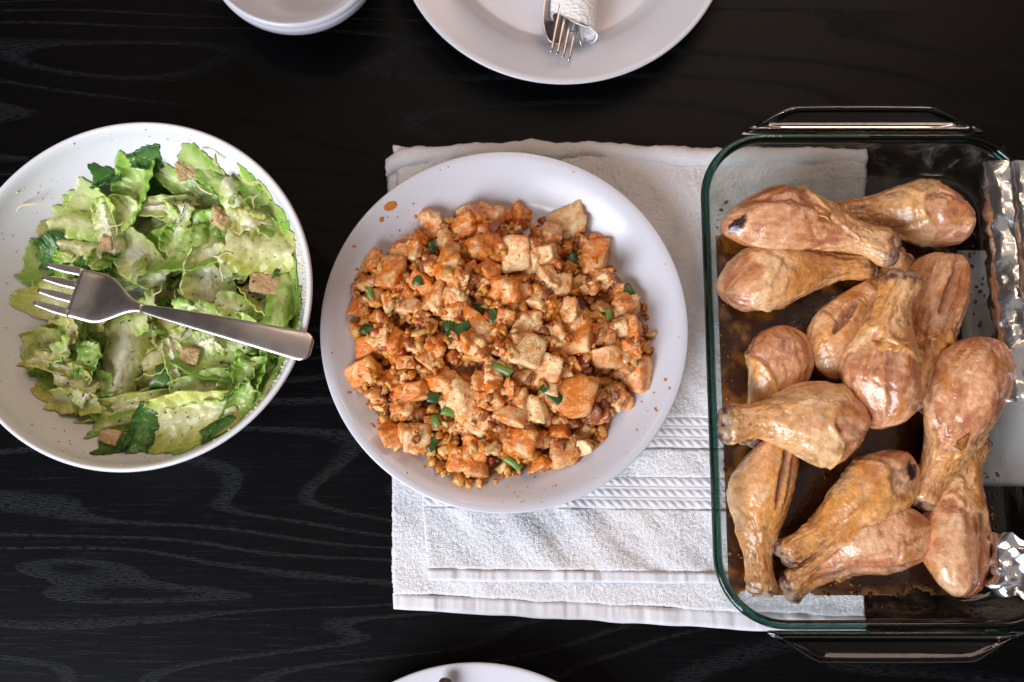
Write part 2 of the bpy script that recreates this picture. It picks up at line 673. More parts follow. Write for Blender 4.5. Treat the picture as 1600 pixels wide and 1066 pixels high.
def rope_band(U, V, X, Y, rows=3, amp=0.0011):
    """three cords with slanting twists between fine ridges"""
    t = V * rows
    k = t - np.floor(t)
    cord = np.clip(np.sin(np.pi * np.clip((k - 0.14) / 0.72, 0, 1)), 0, 1) ** 0.7
    tw = 0.5 + 0.5 * np.sin((X / 0.0052 + k * 1.25) * 2 * np.pi * 0.82)
    ridge = np.exp(-((np.minimum(k, 1 - k)) / 0.07) ** 2)
    return amp * (cord * (0.25 + 0.75 * tw ** 0.8) + 0.55 * ridge) - 0.0012


def hem_relief(seed):
    def f(U, V, X, Y):
        p = np.stack([X * 110, Y * 14, 0 * X], -1).reshape(-1, 3)
        return (0.0026 * fbm(p, seed, 3)).reshape(U.shape) - 0.0009 + 0.0012 * np.exp(-((V - 0.5) / 0.46) ** 8)
    return f


def make_towel():
    z = 0.002
    q = lambda x, y, zz=z: P(x, y, zz)[:2]
    t = thing('towel', 'white terry towel folded double under the plate of tofu', 'towel', (0, 0, 0))
    st = 0.0009
    wr = wrinkle(3, 0.0020, 30, 12, 0.9)
    # lower layer, from its bottom hem up to the fold
    slab('lower_layer', [q(614, 928), q(1352, 966), q(1352, 246), q(604, 262)], 0.0006, wr, T1, st, M_TERRY, t, 11, 0.00042, 0.0026, 0.0012)
    slab('lower_hem', [q(615, 952), q(1356, 996), q(1352, 964), q(614, 927)], 0.0006, hem_relief(4), T1 * 0.75, 0.0012, M_WEAVE, t, 12, 0.0, 0.0012, 0.0006)
    z2 = 0.0006 + T1 + 0.0006
    zz = z2
    q2 = lambda x, y: P(x, y, zz)[:2]
    wr2 = wrinkle(8, 0.0056, 30, 10, 0.75)
    # upper layer with its woven borders
    rows = [(889, 790.5, 'body'), (792, 741, 'rope'), (742.5, 695.5, 'body'), (697, 646.5, 'rope'), (648, 230, 'body')]
    xl = lambda y: 668 - (886 - y) / 656.0 * 52 if y > 300 else 616
    for y0, y1, k in rows:
        cs = [q2(xl(y0), y0), q2(1350, y0 + 8), q2(1350, y1 + 8), q2(xl(y1), y1)]
        if k == 'body':
            slab('upper_layer', cs, z2, wr2, T1, st, M_TERRY, t, 20 + int(y0), 0.00045, 0.0024 if y0 > 700 else 0.0034, 0.0015 if y0 < 700 else 0.0003)
        else:
            slab('woven_border', cs, z2, lambda U, V, X, Y: rope_band(U, V, X, Y) + 0.55 * wr2(U, V, X, Y), T1, 0.0006, M_WEAVE, t, 30 + int(y0), 0.0, 0.0012)
    slab('upper_hem', [q2(670, 908), q2(1350, 914), q2(1350, 896), q2(668, 888)], z2, hem_relief(9), T1 * 0.85, 0.0010, M_WEAVE, t, 41, 0.0, 0.0012, 0.0004)
    # the fold at the top: cloth turning over, its near end curling open
    n, mth = 120, 14
    xs = np.linspace(604, 1352, n)
    rings = []
    rr = np.random.RandomState(4)
    for i, x in enumerate(xs):
        yc = np.interp(x, [604, 625, 660, 740, 830, 868, 905, 960, 1080, 1352], [262, 249, 243, 240, 234, 239, 235, 240, 245, 247]) + 1.5 * float(vnoise(np.array([[i * 0.45, 0, 0]]), 3)[0])
        c = P(x, yc, 0.006)
        th = np.linspace(0, 2 * math.pi, mth, endpoint=False)
        r_ = 0.0058 + 0.0006 * math.sin(i * 0.37) + rr.uniform(-1, 1, mth) * 0.0004
        rings.append(np.stack([np.full(mth, c[0]) + rr.uniform(-1, 1, mth) * 0.0004, c[1] + 1.25 * r_ * np.cos(th), 0.0063 + 0.92 * r_ * np.sin(th)], 1))
    V = np.array(rings)
    e0, e1 = V[:1].mean(1, keepdims=True), V[-1:].mean(1, keepdims=True)
    V = np.concatenate([np.repeat(e0, mth, 1), V, np.repeat(e1, mth, 1)], 0)
    obj('rolled_fold', mesh_np('rolled_fold', V.reshape(-1, 3), grid_faces(n + 2, mth, False, True)[:, ::-1]), M_TERRY, t)
    # second folded cloth under the far side of the dish
    c = [P(1512, 760, 0.002)[:2], P(1725, 760, 0.002)[:2], P(1690, 392, 0.002)[:2], P(1496, 392, 0.002)[:2]]
    s = slab('folded_cloth', c, 0.0006, wrinkle(5, 0.0006), 0.0085, 0.002, M_WEAVE, None, 55, 0.0, 0.003)
    tag(s, 'plain white folded cloth under the foil side of the glass dish', 'cloth')


make_towel()
ZT = 0.0006 + 2 * T1 + 0.0006 + 0.0012   # what stands on the towel

# ------------------------------------------------------------------ crockery
def plate_profile(R, H, rim_w):
    w = R - rim_w
    return [(0, 0.0025), (0.5 * w, 0.0025), (0.62 * w, 0.0022), (0.64 * w, 0.0), (0.70 * w, 0.0), (0.73 * w, 0.0030), (0.93 * w, 0.0065), (1.02 * w, 0.0120), (R - 0.006, H - 0.0045),
            (R - 0.0012, H - 0.0020), (R, H - 0.0002), (R - 0.0018, H + 0.0008), (R - 0.008, H - 0.0008), (1.06 * w, 0.0165), (0.985 * w, 0.0122), (0.93 * w, 0.0092), (0.84 * w, 0.0075), (0.5 * w, 0.0070), (0, 0.0070)]


def circle_from(pxs, z):
    """centre and radius on height z from left, right, top, bottom pixels"""
    l, r, t, b = [P(x, y, z) for x, y in pxs]
    c = np.array([(l[0] + r[0]) / 2, (t[1] + b[1]) / 2])
    return c, ((r[0] - l[0]) / 2 + (t[1] - b[1]) / 2) / 2


def top_height(prof, sub=4):
    p = catmull(prof, sub)
    k = int(np.argmax(p[:, 0]))
    q = p[k:][::-1]
    return lambda r: np.interp(r, q[:, 0], q[:, 1])


PH = 0.027
PC, PR = circle_from([(501, 520), (1075, 520), (788, 236), (788, 804)], ZT + PH)
p_prof = plate_profile(PR, PH, 0.030)
o = obj('dinner_plate', lathe('dinner_plate', p_prof), M_CER, loc=(PC[0], PC[1], ZT))
tag(o, 'white round plate heaped with orange minced tofu on the towel', 'plate')
PLATE_H = top_height(p_prof)

# plate beyond, with the rolled cutlery
cB = P(881, 132, 0.024)
RB = 0.128
UC = np.array([cB[0], cB[1] + RB])
u_prof = plate_profile(RB, 0.024, 0.036)
o = obj('dinner_plate', lathe('dinner_plate', u_prof), M_CER, loc=(UC[0], UC[1], 0.0004))
tag(o, 'empty white plate with wide rim carrying a paper napkin roll', 'plate')
UPLATE_H = top_height(u_prof)

# plate at the near table edge
cT = P(742, 1035, 0.024)
LC = np.array([cT[0], cT[1] - 0.128])
o = obj('dinner_plate', lathe('dinner_plate', plate_profile(0.128, 0.024, 0.036)), M_CER, loc=(LC[0], LC[1], 0.0004))
tag(o, 'white plate holding the tip of a dark wooden handle', 'plate')
tip = P(697, 1059, 0.030)
zt = 0.026
me = loft('wooden_handle', [(0, 0, 0, 0.0015, 0.0012), (0.0008, 0, 0, 0.0034, 0.0028), (0.0025, 0, 0, 0.0044, 0.0038), (0.006, 0, 0, 0.0048, 0.0042), (0.05, 0, 0.0, 0.0042, 0.0036), (0.16, 0, 0.0, 0.0032, 0.0028)], 20, 2.0)
o = obj('wooden_handle', me, M_WOODTIP, loc=(tip[0], tip[1], zt + 0.0045), rot=(0, 0, math.radians(-97)))
tag(o, 'dark brown rounded wooden utensil handle resting on a white plate', 'utensil')

# small bowl
bR = 0.066
bB = P(452, 42, 0.050)
BC = np.array([bB[0], bB[1] + bR])
b_prof = [(0, 0.004), (0.026, 0.004), (0.030, 0.0), (0.034, 0.0), (0.036, 0.004), (0.050, 0.014), (0.0625, 0.030), (0.0655, 0.0400), (0.0645, 0.0440), (0.0640, 0.0452), (0.0658, 0.0462), (bR, 0.0485), (0.0645, 0.0506), (0.0618, 0.0495),
          (0.0560, 0.0440), (0.0530, 0.0380), (0.0480, 0.0240), (0.0400, 0.0140), (0.030, 0.0085), (0, 0.0075)]
o = obj('small_bowl', lathe('small_bowl', b_prof), M_CER, loc=(BC[0], BC[1], 0.0004))
tag(o, 'small empty white bowl with a thick grooved rim', 'bowl')

# salad bowl
SH = 0.078
SCN, SR = circle_from([(-62, 464), (488, 480), (215, 191), (215, 738)], SH)
pR = P(487, 490, SH)[0]
SR = (P(215, 191, SH)[1] - P(215, 738, SH)[1]) / 2
SCN = np.array([pR - SR, (P(215, 191, SH)[1] + P(215, 738, SH)[1]) / 2])
s_prof = [(0, 0.004), (0.044, 0.004), (0.047, 0.0), (0.052, 0.0), (0.055, 0.004), (0.080, 0.018), (0.100, 0.040), (SR - 0.0035, 0.066), (SR - 0.0005, 0.0755), (SR, 0.0775), (SR - 0.0010, 0.0790), (SR - 0.0030, 0.0785),
          (SR - 0.0050, 0.0750), (SR - 0.0095, 0.0620), (0.0930, 0.0400), (0.0745, 0.0215), (0.056, 0.0120), (0.035, 0.0085), (0, 0.0078)]
o = obj('salad_bowl', lathe('salad_bowl', s_prof, 192), M_CER2, loc=(SCN[0], SCN[1], 0.0004))
tag(o, 'large deep white bowl full of green salad', 'bowl')
SALAD_H = top_height(s_prof)

# ------------------------------------------------------------------ cutlery in the napkin on the far plate
def fork_parts(t, L, head_w, neck_x, tine_x, hw, curve, tine_gap=0.5):
    """fork along +x from the tine tips at 0 to the handle end at L"""
    zc = lambda x: curve * (np.clip((tine_x * 1.9 - x) / (tine_x * 1.9), 0, 1) ** 2) - 0.4 * curve * math.exp(-((x - tine_x * 1.7) / (tine_x * 0.5)) ** 2)
    st = []
    for x in np.linspace(neck_x, L, 60):
        k = (x - neck_x) / (L - neck_x)
        w = 0.0029 + (hw - 0.0029) * (k ** 0.8)
        if k > 0.93:
            w *= math.sqrt(max(0.05, 1 - ((k - 0.93) / 0.07) ** 2.5 * 0.75))
        st.append((x, 0, zc(x) + 0.003 * math.sin(k * math.pi), w, 0.0016 - 0.0004 * k))
    obj('handle', loft('handle', st, 20, 3.2), M_STEEL, t)
    st = []
    for x in np.linspace(tine_x - 0.001, neck_x + 0.0005, 22):
        k = (x - tine_x) / (neck_x - tine_x)
        w = head_w * (1 - smooth(0.30, 1.0, k)) * (1 - 0.06 * (1 - k)) + 0.0029 * smooth(0.30, 1.0, k)
        st.append((x, 0, zc(x), w, 0.0011 + 0.0006 * k))
    obj('head', loft('head', st, 20, 3.2), M_STEEL, t)
    for j in range(4):
        c = head_w * (-0.80 + 1.6 * j / 3)
        st = []
        for x in np.linspace(0.0, tine_x + 0.0005, 14):
            k = x / tine_x
            w = head_w * 0.155 * (0.55 + 0.45 * min(1, k * 1.8))
            st.append((x, c * (0.93 + 0.07 * k), zc(x), w, 0.0007 + 0.0004 * k))
        obj('tine', loft('tine', st, 12, 2.6), M_STEEL, t)


def orient(o, tip, tail, roll=0.0):
    """place a thing whose length runs along +x from tip to tail"""
    from mathutils import Vector, Matrix
    x = (Vector(tail) - Vector(tip)).normalized()
    y = Vector((0, 0, 1)).cross(x).normalized()
    z = x.cross(y)
    m = Matrix((x, y, z)).transposed() @ Matrix.Rotation(roll, 3, 'X')
    o.rotation_euler = m.to_euler()
    o.location = tip


def make_napkin_roll():
    # wrap: a flattened sleeve of paper running up (+y)
    a = P(898, 33, 0.032)
    t = thing('napkin_roll', 'white embossed paper napkin rolled around cutlery on the empty plate', 'napkin', (a[0], a[1], 0.0085))
    n, m = 44, 40
    V = []
    for side in (1.0, 0.90):
        for i in range(n):
            y = i / (n - 1) * 0.135
            for j in range(m):
                th = 2 * math.pi * j / m
                rx = 0.0175 + 0.0012 * math.sin(3 * th + i * 0.1)
                rz = 0.0125 + 0.0007 * math.sin(2 * th + 1)
                slant = -0.017 * (math.cos(th)) * max(0, 1 - i / 10.0) * -1.0
                edge = 0.0016 * math.sin(th * 3) * max(0, 1 - i / 8.0)
                V.append((rx * side * math.cos(th), y - 0.0085 * math.cos(th) * max(0, 1 - i / 14.0) + edge, rz * side * math.sin(th) + 0.0128))
    V = np.array(V)
    F = np.concatenate([grid_faces(n, m, False, True), grid_faces(n, m, False, True, n * m)[:, ::-1],
                        np.array([[j, (j + 1) % m, n * m + (j + 1) % m, n * m + j] for j in range(m)])[:, ::-1]])
    obj('paper_wrap', mesh_np('paper_wrap', V, F), M_PAPER, t)
    ov = []
    for i in range(40):
        for j in range(10):
            th = 0.25 + j / 9 * 1.1
            ov.append((0.0184 * math.cos(th), -0.0078 * math.cos(th) + i / 39 * 0.128, 0.0128 + 0.0136 * math.sin(th)))
    ov = np.array(ov)
    nn = len(ov)
    f = grid_faces(40, 10)
    iv = ov - np.array([0, 0, 0.0005])
    # outer overlapping lap of the sheet
    obj('overlap_lap', mesh_np('overlap_lap', np.concatenate([ov, iv]), np.concatenate([f, f[:, ::-1] + nn])), M_PAPER, t)
    # spoon
    s = thing('spoon', 'steel spoon peeping out of the napkin roll', 'spoon')
    m_ = 22
    V = []
    L = 0.055
    for side in (0, 1):
        for i in range(m_):
            u = i / (m_ - 1)
            w = 0.0125 * math.sqrt(max(0.0, 1 - (2 * u - 1) ** 2)) * (1 - 0.18 * u) + 0.0003
            for j in range(15):
                v = -1 + 2 * j / 14
                dip = -0.0075 * (1 - v * v) * (1 - (2 * u - 1) ** 2) ** 0.8
                V.append((u * L, w * v, dip - side * 0.0011))
    V = np.array(V)
    g = grid_faces(m_, 15)
    ring = np.concatenate([np.arange(m_) * 15, (m_ - 1) * 15 + np.arange(1, 15), np.arange(m_ - 1)[::-1] * 15 + 14, np.arange(1, 14)[::-1]])
    r2 = np.roll(ring, -1)
    obj('spoon_bowl', mesh_np('spoon_bowl', V, np.concatenate([g, g[:, ::-1] + m_ * 15, np.stack([ring, ring + m_ * 15, r2 + m_ * 15, r2], 1)])), M_STEEL, s)
    obj('handle', loft('handle', [(L - 0.002, 0, 0, 0.004, 0.0013), (L + 0.02, 0, 0.002, 0.003, 0.0014), (0.125, 0, 0.0, 0.006, 0.0012), (0.14, 0, 0, 0.005, 0.001)], 14, 2.6), M_STEEL, s)
    orient(s, P(869, 70, 0.0265), P(886, -190, 0.020), 0.25)
    f_ = thing('fork', 'steel fork with its tines showing below the napkin roll', 'fork')
    fork_parts(f_, 0.125, 0.0102, 0.066, 0.044, 0.006, 0.002)
    orient(f_, P(873, 90, 0.0275), P(930, -150, 0.022), 0.45)
    k = thing('table_knife', 'steel knife with only its pointed tip out of the napkin roll', 'knife')
    obj('blade', loft('blade', [(0, 0, 0, 0.0004, 0.0003), (0.004, 0.0006, 0, 0.0022, 0.0006), (0.012, 0.001, 0, 0.0042, 0.0007), (0.024, 0.001, 0, 0.0058, 0.0008), (0.07, 0, 0, 0.0068, 0.001)], 14, 2.4), M_STEEL, k)
    obj('handle', loft('handle', [(0.0695, 0, 0, 0.0065, 0.0016), (0.085, 0, 0, 0.0055, 0.0022), (0.14, 0, 0, 0.0065, 0.002)], 14, 2.6), M_STEEL, k)
    orient(k, P(909, 73, 0.0225), P(906, -190, 0.018), 0.9)


make_napkin_roll()

# ------------------------------------------------------------------ glass dish
ZD = ZT + 0.0002
DH = 0.0520
zr = ZD + DH
xl_t, xl_b = P(1098, 262, zr)[0], P(1112, 860, zr)[0]
DX0 = (xl_t + xl_b) / 2
DCX = (P(1352, 207, zr)[0] + P(1398, 985, zr)[0]) / 2
DY1, DY0 = P(1352, 207, zr)[1], P(1398, 985, zr)[1]
HW, HL = DCX - DX0, (DY1 - DY0) / 2
DCY = (DY1 + DY0) / 2
print('DISH', HW, HL, DCX, DCY, 'PLATE', PR, 'BOWL', SR)


def rrect(hw, hl, r, n=12):
    pts = []
    for cx, cy, a0 in ((hw - r, hl - r, 0), (-(hw - r), hl - r, 90), (-(hw - r), -(hl - r), 180), (hw - r, -(hl - r), 270)):
        for k in range(n + 1):
            a = math.radians(a0 + 90 * k / n)
            pts.append((cx + r * math.cos(a), cy + r * math.sin(a)))
    out = []
    for i in range(len(pts)):
        a, b = np.array(pts[i]), np.array(pts[(i + 1) % len(pts)])
        m = 10 if np.linalg.norm(b - a) > 0.03 else 1
        for s in range(m):
            out.append(a + (b - a) * s / m)
    return np.array(out)


DISH_OUT = [(0.022, 0.0), (0.016, 0.0004), (0.0118, 0.0030), (0.0100, 0.0085), (0.0030, 0.0420), (0.0026, 0.0446), (0.0040, 0.0450), (0.0056, 0.0446),
            (0.0064, 0.0420), (0.0132, 0.0130), (0.0168, 0.0078), (0.022, 0.0062), (0.031, 0.0060)]
RIM = [(0.0040, 0.0452), (0.0015, 0.0456), (0.0002, 0.0474), (0.0, 0.0490), (0.0006, 0.0510), (0.0022, 0.0520), (0.0042, 0.0516), (0.0056, 0.0500), (0.0060, 0.0475), (0.0054, 0.0453)]
ZF = ZD + 0.0060      # inner floor
FHW, FHL = None, None


def make_dish():
    t = thing('baking_dish', 'clear glass baking dish of roast drumsticks with handles at both ends', 'dish', (DCX, DCY, ZD))
    prof = catmull(DISH_OUT, 3)
    rings = []
    for off, z in prof:
        r = max(0.012, 0.046 - off * 0.9)
        q = rrect(HW - off, HL - off, r)
        rings.append(np.concatenate([q, np.full((len(q), 1), z)], 1))
    n = len(rings[0])
    c0 = np.zeros((n, 3)); c0[:, 2] = prof[0, 1]
    c1 = np.zeros((n, 3)); c1[:, 2] = prof[-1, 1]
    inner = [rings[0] * np.array([k, k, 1]) for k in (0.3, 0.7)]
    innr2 = [rings[-1] * np.array([k, k, 1]) for k in (0.7, 0.3)]
    V = np.array([c0] + inner + rings + innr2 + [c1])
    obj('dish_body', mesh_np('dish_body', V.reshape(-1, 3), grid_faces(len(V), n, False, True)[:, ::-1]), M_THIN, t)
    rp = catmull(RIM + RIM[:1], 3)[:-1]
    R = np.array([np.concatenate([rrect(HW - off, HL - off, 0.046 - off * 0.9), np.full((n, 1), z)], 1) for off, z in rp])
    obj('rim', mesh_np('rim', R.reshape(-1, 3), grid_faces(len(R), n, True, True)[:, ::-1]), M_RIMGLASS, t)
    # handle tabs
    for sgn in (1, -1):
        wb, wo, ext = 0.084, 0.051, 0.0205
        pts = [(-wb, 0), (-wb * 0.94, 0.0015), (-wb * 0.86, 0.0062), (-wo * 1.12, ext * 0.80), (-wo, ext * 0.955), (-wo * 0.86, ext), (0, ext * 1.02), (wo * 0.86, ext), (wo, ext * 0.955), (wo * 1.12, ext * 0.80), (wb * 0.86, 0.0062), (wb * 0.94, 0.0015), (wb, 0)]
        top = catmull(pts, 5)
        basel = np.stack([np.linspace(wb, -wb, 24)[1:-1], np.zeros(22)], 1)
        out = np.concatenate([top, basel])
        cen = np.array([0, ext * 0.45])

        def inset(d):
            q = out.copy()
            w = out - cen
            q[:, 0] = cen[0] + w[:, 0] * (1 - d / 0.060)
            q[:, 1] = cen[1] + w[:, 1] * (1 - d / 0.0105)
            return q
        st = [(0.0095, 0.0020), (0.0060, 0.0020), (0.0044, 0.0036), (0.0024, 0.0046), (0.0006, 0.0032), (0.0, 0.0), (0.0006, -0.0022), (0.0022, -0.0030), (0.0042, -0.0024), (0.0060, -0.0012), (0.0095, -0.0012)]
        R = [np.concatenate([inset(d), np.full((len(out), 1), z)], 1) for d, z in st]
        e0 = np.repeat(np.array([[cen[0], cen[1], 0.0020]]), len(out), 0)
        e1 = np.repeat(np.array([[cen[0], cen[1], -0.0012]]), len(out), 0)
        V = np.array([e0] + R + [e1])
        V[:, :, 1] = sgn * (V[:, :, 1] + HL + 0.0002)
        if sgn < 0:
            V[:, :, 0] *= -1
        V[:, :, 2] += 0.0478
        obj('handle', mesh_np('handle', V.reshape(-1, 3), grid_faces(len(V), len(out), False, True)), M_GLASS, t)
    return t


make_dish()

# ------------------------------------------------------------------ drumsticks
U_TAB = [0, .015, .05, .11, .19, .28, .38, .48, .58, .68, .76, .83, .89, .94, .975, 1.0]
R_TAB = [0, .30, .58, .82, .96, 1.0, .965, .855, .70, .545, .445, .405, .44, .495, .42, .0]
C_PALE = np.array([0.88, 0.55, 0.28])
C_GOLD = np.array([0.80, 0.39, 0.12])
C_BROWN = np.array([0.44, 0.14, 0.028])
C_PINK = np.array([0.80, 0.42, 0.235])
C_MEAT = np.array([0.80, 0.41, 0.215])
C_GREY = np.array([0.76, 0.50, 0.29])
C_DARK = np.array([0.045, 0.018, 0.020])


def lerp(a, b, t):
    t = np.asarray(t)[..., None]
    return a * (1 - t) + b * t


def drumstick(seed, A, B, rmax, label, pull=0.25, pull_dir=1.57, slits=(), brown=0.5, bend=0.006, flat=0.86, thick=1.0, flaps=1, char=()):
    """A: middle of the meaty end, B: tip of the shank, both in metres"""
    rs = np.random.RandomState(seed)
    A, B = np.asarray(A, float), np.asarray(B, float)
    L = np.linalg.norm(B - A)
    ax = (B - A) / L
    side = np.cross([0, 0, 1.0], ax)
    side /= np.linalg.norm(side)
    up = np.cross(ax, side)
    nu, nt_ = 118, 104
    k = np.linspace(0, 1, nu)
    u = 0.5 - 0.5 * np.cos(np.pi * k)
    u = 0.35 * u + 0.65 * (k * 0.94 + 0.03 * (1 - np.cos(np.pi * k)))
    u = (u - u[0]) / (u[-1] - u[0])
    fine = np.linspace(0, 1, 400)
    rf = np.interp(fine, U_TAB, np.array(R_TAB) ** 1.0)
    ker = np.hanning(17); ker /= ker.sum()
    pad = np.concatenate([-rf[1:9][::-1], rf, -rf[-9:-1][::-1]])
    rf = np.convolve(pad, ker, 'valid')
    r0 = np.maximum(np.interp(u, fine, rf), 0)
    r0[0] = r0[-1] = 0
    # the meaty end is cut at a slant
    # shank keeps its own girth
    shank = smooth(0.45, 0.75, u)
    r0 = r0 * (1 + shank * (thick - 1) )
    th = np.linspace(0, 2 * math.pi, nt_, endpoint=False)
    Ug, T = np.meshgrid(u, th, indexing='ij')
    R = r0[:, None] * rmax * np.ones_like(T)
    env = np.sin(np.pi * np.clip(Ug, 0, 1)) ** 0.5
    # lopsided muscle groups of the fat end
    ph = rs.uniform(0, 6.28, 4)
    lob = 0.06 * np.cos(2 * T + ph[0]) + 0.045 * np.cos(3 * T + ph[1] + 2 * Ug)
    R *= 1 + lob * (1 - smooth(0.45, 0.75, Ug))
    R *= 1 + 0.10 * np.cos(2 * T + ph[2]) * smooth(0.80, 0.93, Ug)
    cyl = np.stack([Ug * L / 0.03, np.cos(T) * rmax / 0.03 * 1.2, np.sin(T) * rmax / 0.03 * 1.2], -1).reshape(-1, 3) + seed * 11.3
    sh = Ug.shape
    n1 = fbm(cyl * 1.1, seed, 3).reshape(sh)
    n2 = fbm(cyl * 3.2, seed + 1, 4).reshape(sh)
    n3 = fbm(cyl * 8.5, seed + 2, 3).reshape(sh)
    ridg = (1 - np.abs(fbm(cyl * np.array([4.2, 2.0, 2.0]), seed + 3, 3).reshape(sh)) * 2.4)
    # edge of the skin
    edge = pull + 0.55 * pull * np.cos(T - pull_dir) + 0.05 * n1 + 0.05 * np.sin(3 * T + ph[3]) + 0.025 * n2
    if pull <= 0:
        edge = edge * 0 - 1
    meat = 1 - smooth(-0.014, 0.014, Ug - edge)
    lip = np.exp(-((Ug - edge - 0.022) / 0.018) ** 2)
    R += env * rmax * (0.10 * n1 + 0.022 * n2)
    groove = np.zeros(sh)
    for q in range(3):
        tg_ = rs.uniform(0.3, 2.9) if q < 2 else rs.uniform(3.3, 6.0)
        gd = np.angle(np.exp(1j * (T - tg_ - rs.uniform(-1.5, 1.5) * (Ug - 0.2)))) + 0.22 * n2
        groove = np.maximum(groove, np.exp(-(gd / 0.13) ** 2) * rs.uniform(0.5, 1.0))
    groove = groove * meat * smooth(0.0, 0.06, Ug)
    R -= groove * 0.07 * rmax
    R += meat * env * rmax * 0.06 * fbm(cyl * 2.2 + 5, seed + 15, 3).reshape(sh)
    fibre = fbm(cyl * np.array([2.0, 9.0, 9.0]), seed + 5, 3).reshape(sh)
    R += meat * (-0.0019 + 0.0009 * fibre + 0.0022 * np.minimum(0, -np.abs(n1) + 0.10) * -0.4) * env
    R += (1 - meat) * env * (0.0004 * n2 + 0.00028 * np.clip(ridg, 0, 1) + 0.00018 * n3)
    if pull > 0:
        R += lip * 0.0010 * (0.6 + 1.6 * n2)
    # cross creases near the ankle
    R += 0.0006 * n3 * smooth(0.55, 0.7, Ug)
    # folds where the skin has slid: short curved creases with a raised lip
    crease = np.zeros(sh)
    for q in range(5):
        u0_, t0_ = rs.uniform(0.18, 0.80), rs.uniform(0.2, 2.95)
        dr, ln_ = rs.uniform(0, 3.14), rs.uniform(0.35, 0.9)
        a_ = (Ug - u0_) * L / rmax
        b_ = np.angle(np.exp(1j * (T - t0_)))
        s_ = a_ * math.cos(dr) + b_ * math.sin(dr)
        n_ = -a_ * math.sin(dr) + b_ * math.cos(dr) + 0.35 * s_ ** 2 * rs.uniform(-1, 1) + 0.12 * n2
        fade = np.clip(1 - (s_ / ln_) ** 2, 0, 1) ** 0.7
        R += env * fade * (-0.0010 * np.exp(-(n_ / 0.06) ** 2) + 0.0007 * np.exp(-((n_ - 0.16) / 0.11) ** 2))
        crease = np.maximum(crease, fade * np.exp(-(n_ / 0.08) ** 2))
    cutm = np.zeros(sh)
    cutd = np.zeros(sh)
    for (u0, u1, t0, slope, wd, dp) in slits:
        uc = (Ug - (u0 + u1) / 2) / ((u1 - u0) / 2)
        ext = np.clip(1 - uc ** 2, 0, 1)
        dt = (np.angle(np.exp(1j * (T - t0 - slope * (Ug - (u0 + u1) / 2))))) * rmax
        w = wd * np.sqrt(ext) + 1e-5
        prof = np.clip(1 - (np.abs(dt) / w) ** 2, 0, 1) * (ext > 0)
        R -= dp * prof ** 0.7
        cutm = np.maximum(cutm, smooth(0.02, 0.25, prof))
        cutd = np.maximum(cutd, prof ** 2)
        rimm = np.exp(-((np.abs(dt) - w * 1.15) / (wd * 0.35)) ** 2) * (ext > 0.02)
        R += 0.0008 * rimm
    # ragged end of the skin over the knuckle
    skew = (0.085 * np.cos(T - ph[2]) + 0.035 * np.cos(2 * T + ph[1])) * (R / rmax) * (1 - smooth(0.05, 0.45, Ug))
    cx = ax[None, None, :] * ((Ug + skew) * L)[..., None] + (side * 1.0)[None, None, :] * (bend * np.sin(np.pi * Ug) * (1 if seed % 2 else -1))[..., None]
    ends = smooth(0.93, 1.0, Ug)
    cx = cx + ax[None, None, :] * (ends * 0.0025 * n2)[..., None]
    Vv = cx + side[None, None, :] * (R * np.cos(T))[..., None] + up[None, None, :] * (R * flat * np.sin(T))[..., None]
    # colours of skin, browning, bare meat
    c = lerp(C_PALE, C_GOLD, smooth(-0.28, 0.32, n1 + 0.35 * n2))
    c = lerp(c, C_GREY, 0.55 * smooth(0.10, 0.45, fbm(cyl * 1.7 + 9, seed + 8, 3).reshape(sh)))
    c = lerp(c, C_PINK, 0.5 * smooth(0.10, 0.45, fbm(cyl * 1.3 + 4, seed + 9, 3).reshape(sh)))
    bw = fbm(cyl * 1.9 + 31, seed + 10, 4).reshape(sh)
    c = lerp(c, C_BROWN, np.clip(smooth(0.30 - 0.42 * brown, 0.62 - 0.30 * brown, bw + 0.12 * n3) * (0.35 + 0.5 * brown), 0, 0.9))
    top = smooth(0.0, 0.9, np.sin(T)) * env
    c = lerp(c, np.array([0.56, 0.20, 0.030]), top * 0.55 * smooth(-0.15, 0.35, fbm(cyl * 1.2 + 50, seed + 16, 4).reshape(sh)) * (0.5 + brown))
    c = lerp(c, np.array([0.60, 0.26, 0.07]), 0.40 * smooth(0.45, 0.8, Ug))
    mc = lerp(C_MEAT, np.array([0.44, 0.165, 0.080]), smooth(-0.08, 0.42, n2 + 0.5 * fibre))
    mc = lerp(mc, C_GREY * 1.08, 0.7 * smooth(0.0, 0.40, n1))
    mc = lerp(mc, np.array([0.56, 0.20, 0.040]), 0.75 * smooth(-0.05, 0.35, bw))
    mc = lerp(mc, np.array([0.50, 0.165, 0.085]), 0.6 * smooth(0.05, 0.4, fbm(cyl * 2.4 + 70, seed + 17, 3).reshape(sh)))
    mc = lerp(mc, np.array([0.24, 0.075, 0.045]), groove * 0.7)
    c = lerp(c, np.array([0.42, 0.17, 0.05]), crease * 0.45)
    c = lerp(c, mc, meat * 0.92)
    if pull > 0:
        c = lerp(c, np.array([0.66, 0.33, 0.09]), 0.30 * lip * smooth(-0.3, 0.3, n2))
    c = lerp(c, np.array([0.50, 0.23, 0.115]), cutm)
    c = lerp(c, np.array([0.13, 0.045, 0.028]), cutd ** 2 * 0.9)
    dk = smooth(0.86, 0.97, Ug) * smooth(0.0, 0.4, n2 + 0.5 * n1 + 0.10)
    c = lerp(c, np.array([0.12, 0.045, 0.030]), dk * 0.85)
    sp = smooth(0.42, 0.58, fbm(cyl * 6.0 + 3, seed + 12, 2).reshape(sh)) * smooth(0.5, 0.7, Ug)
    c = lerp(c, np.array([0.13, 0.06, 0.06]), sp * 0.6)
    c = c * (1.10 + 0.17 * n3 + 0.16 * n2)[..., None]
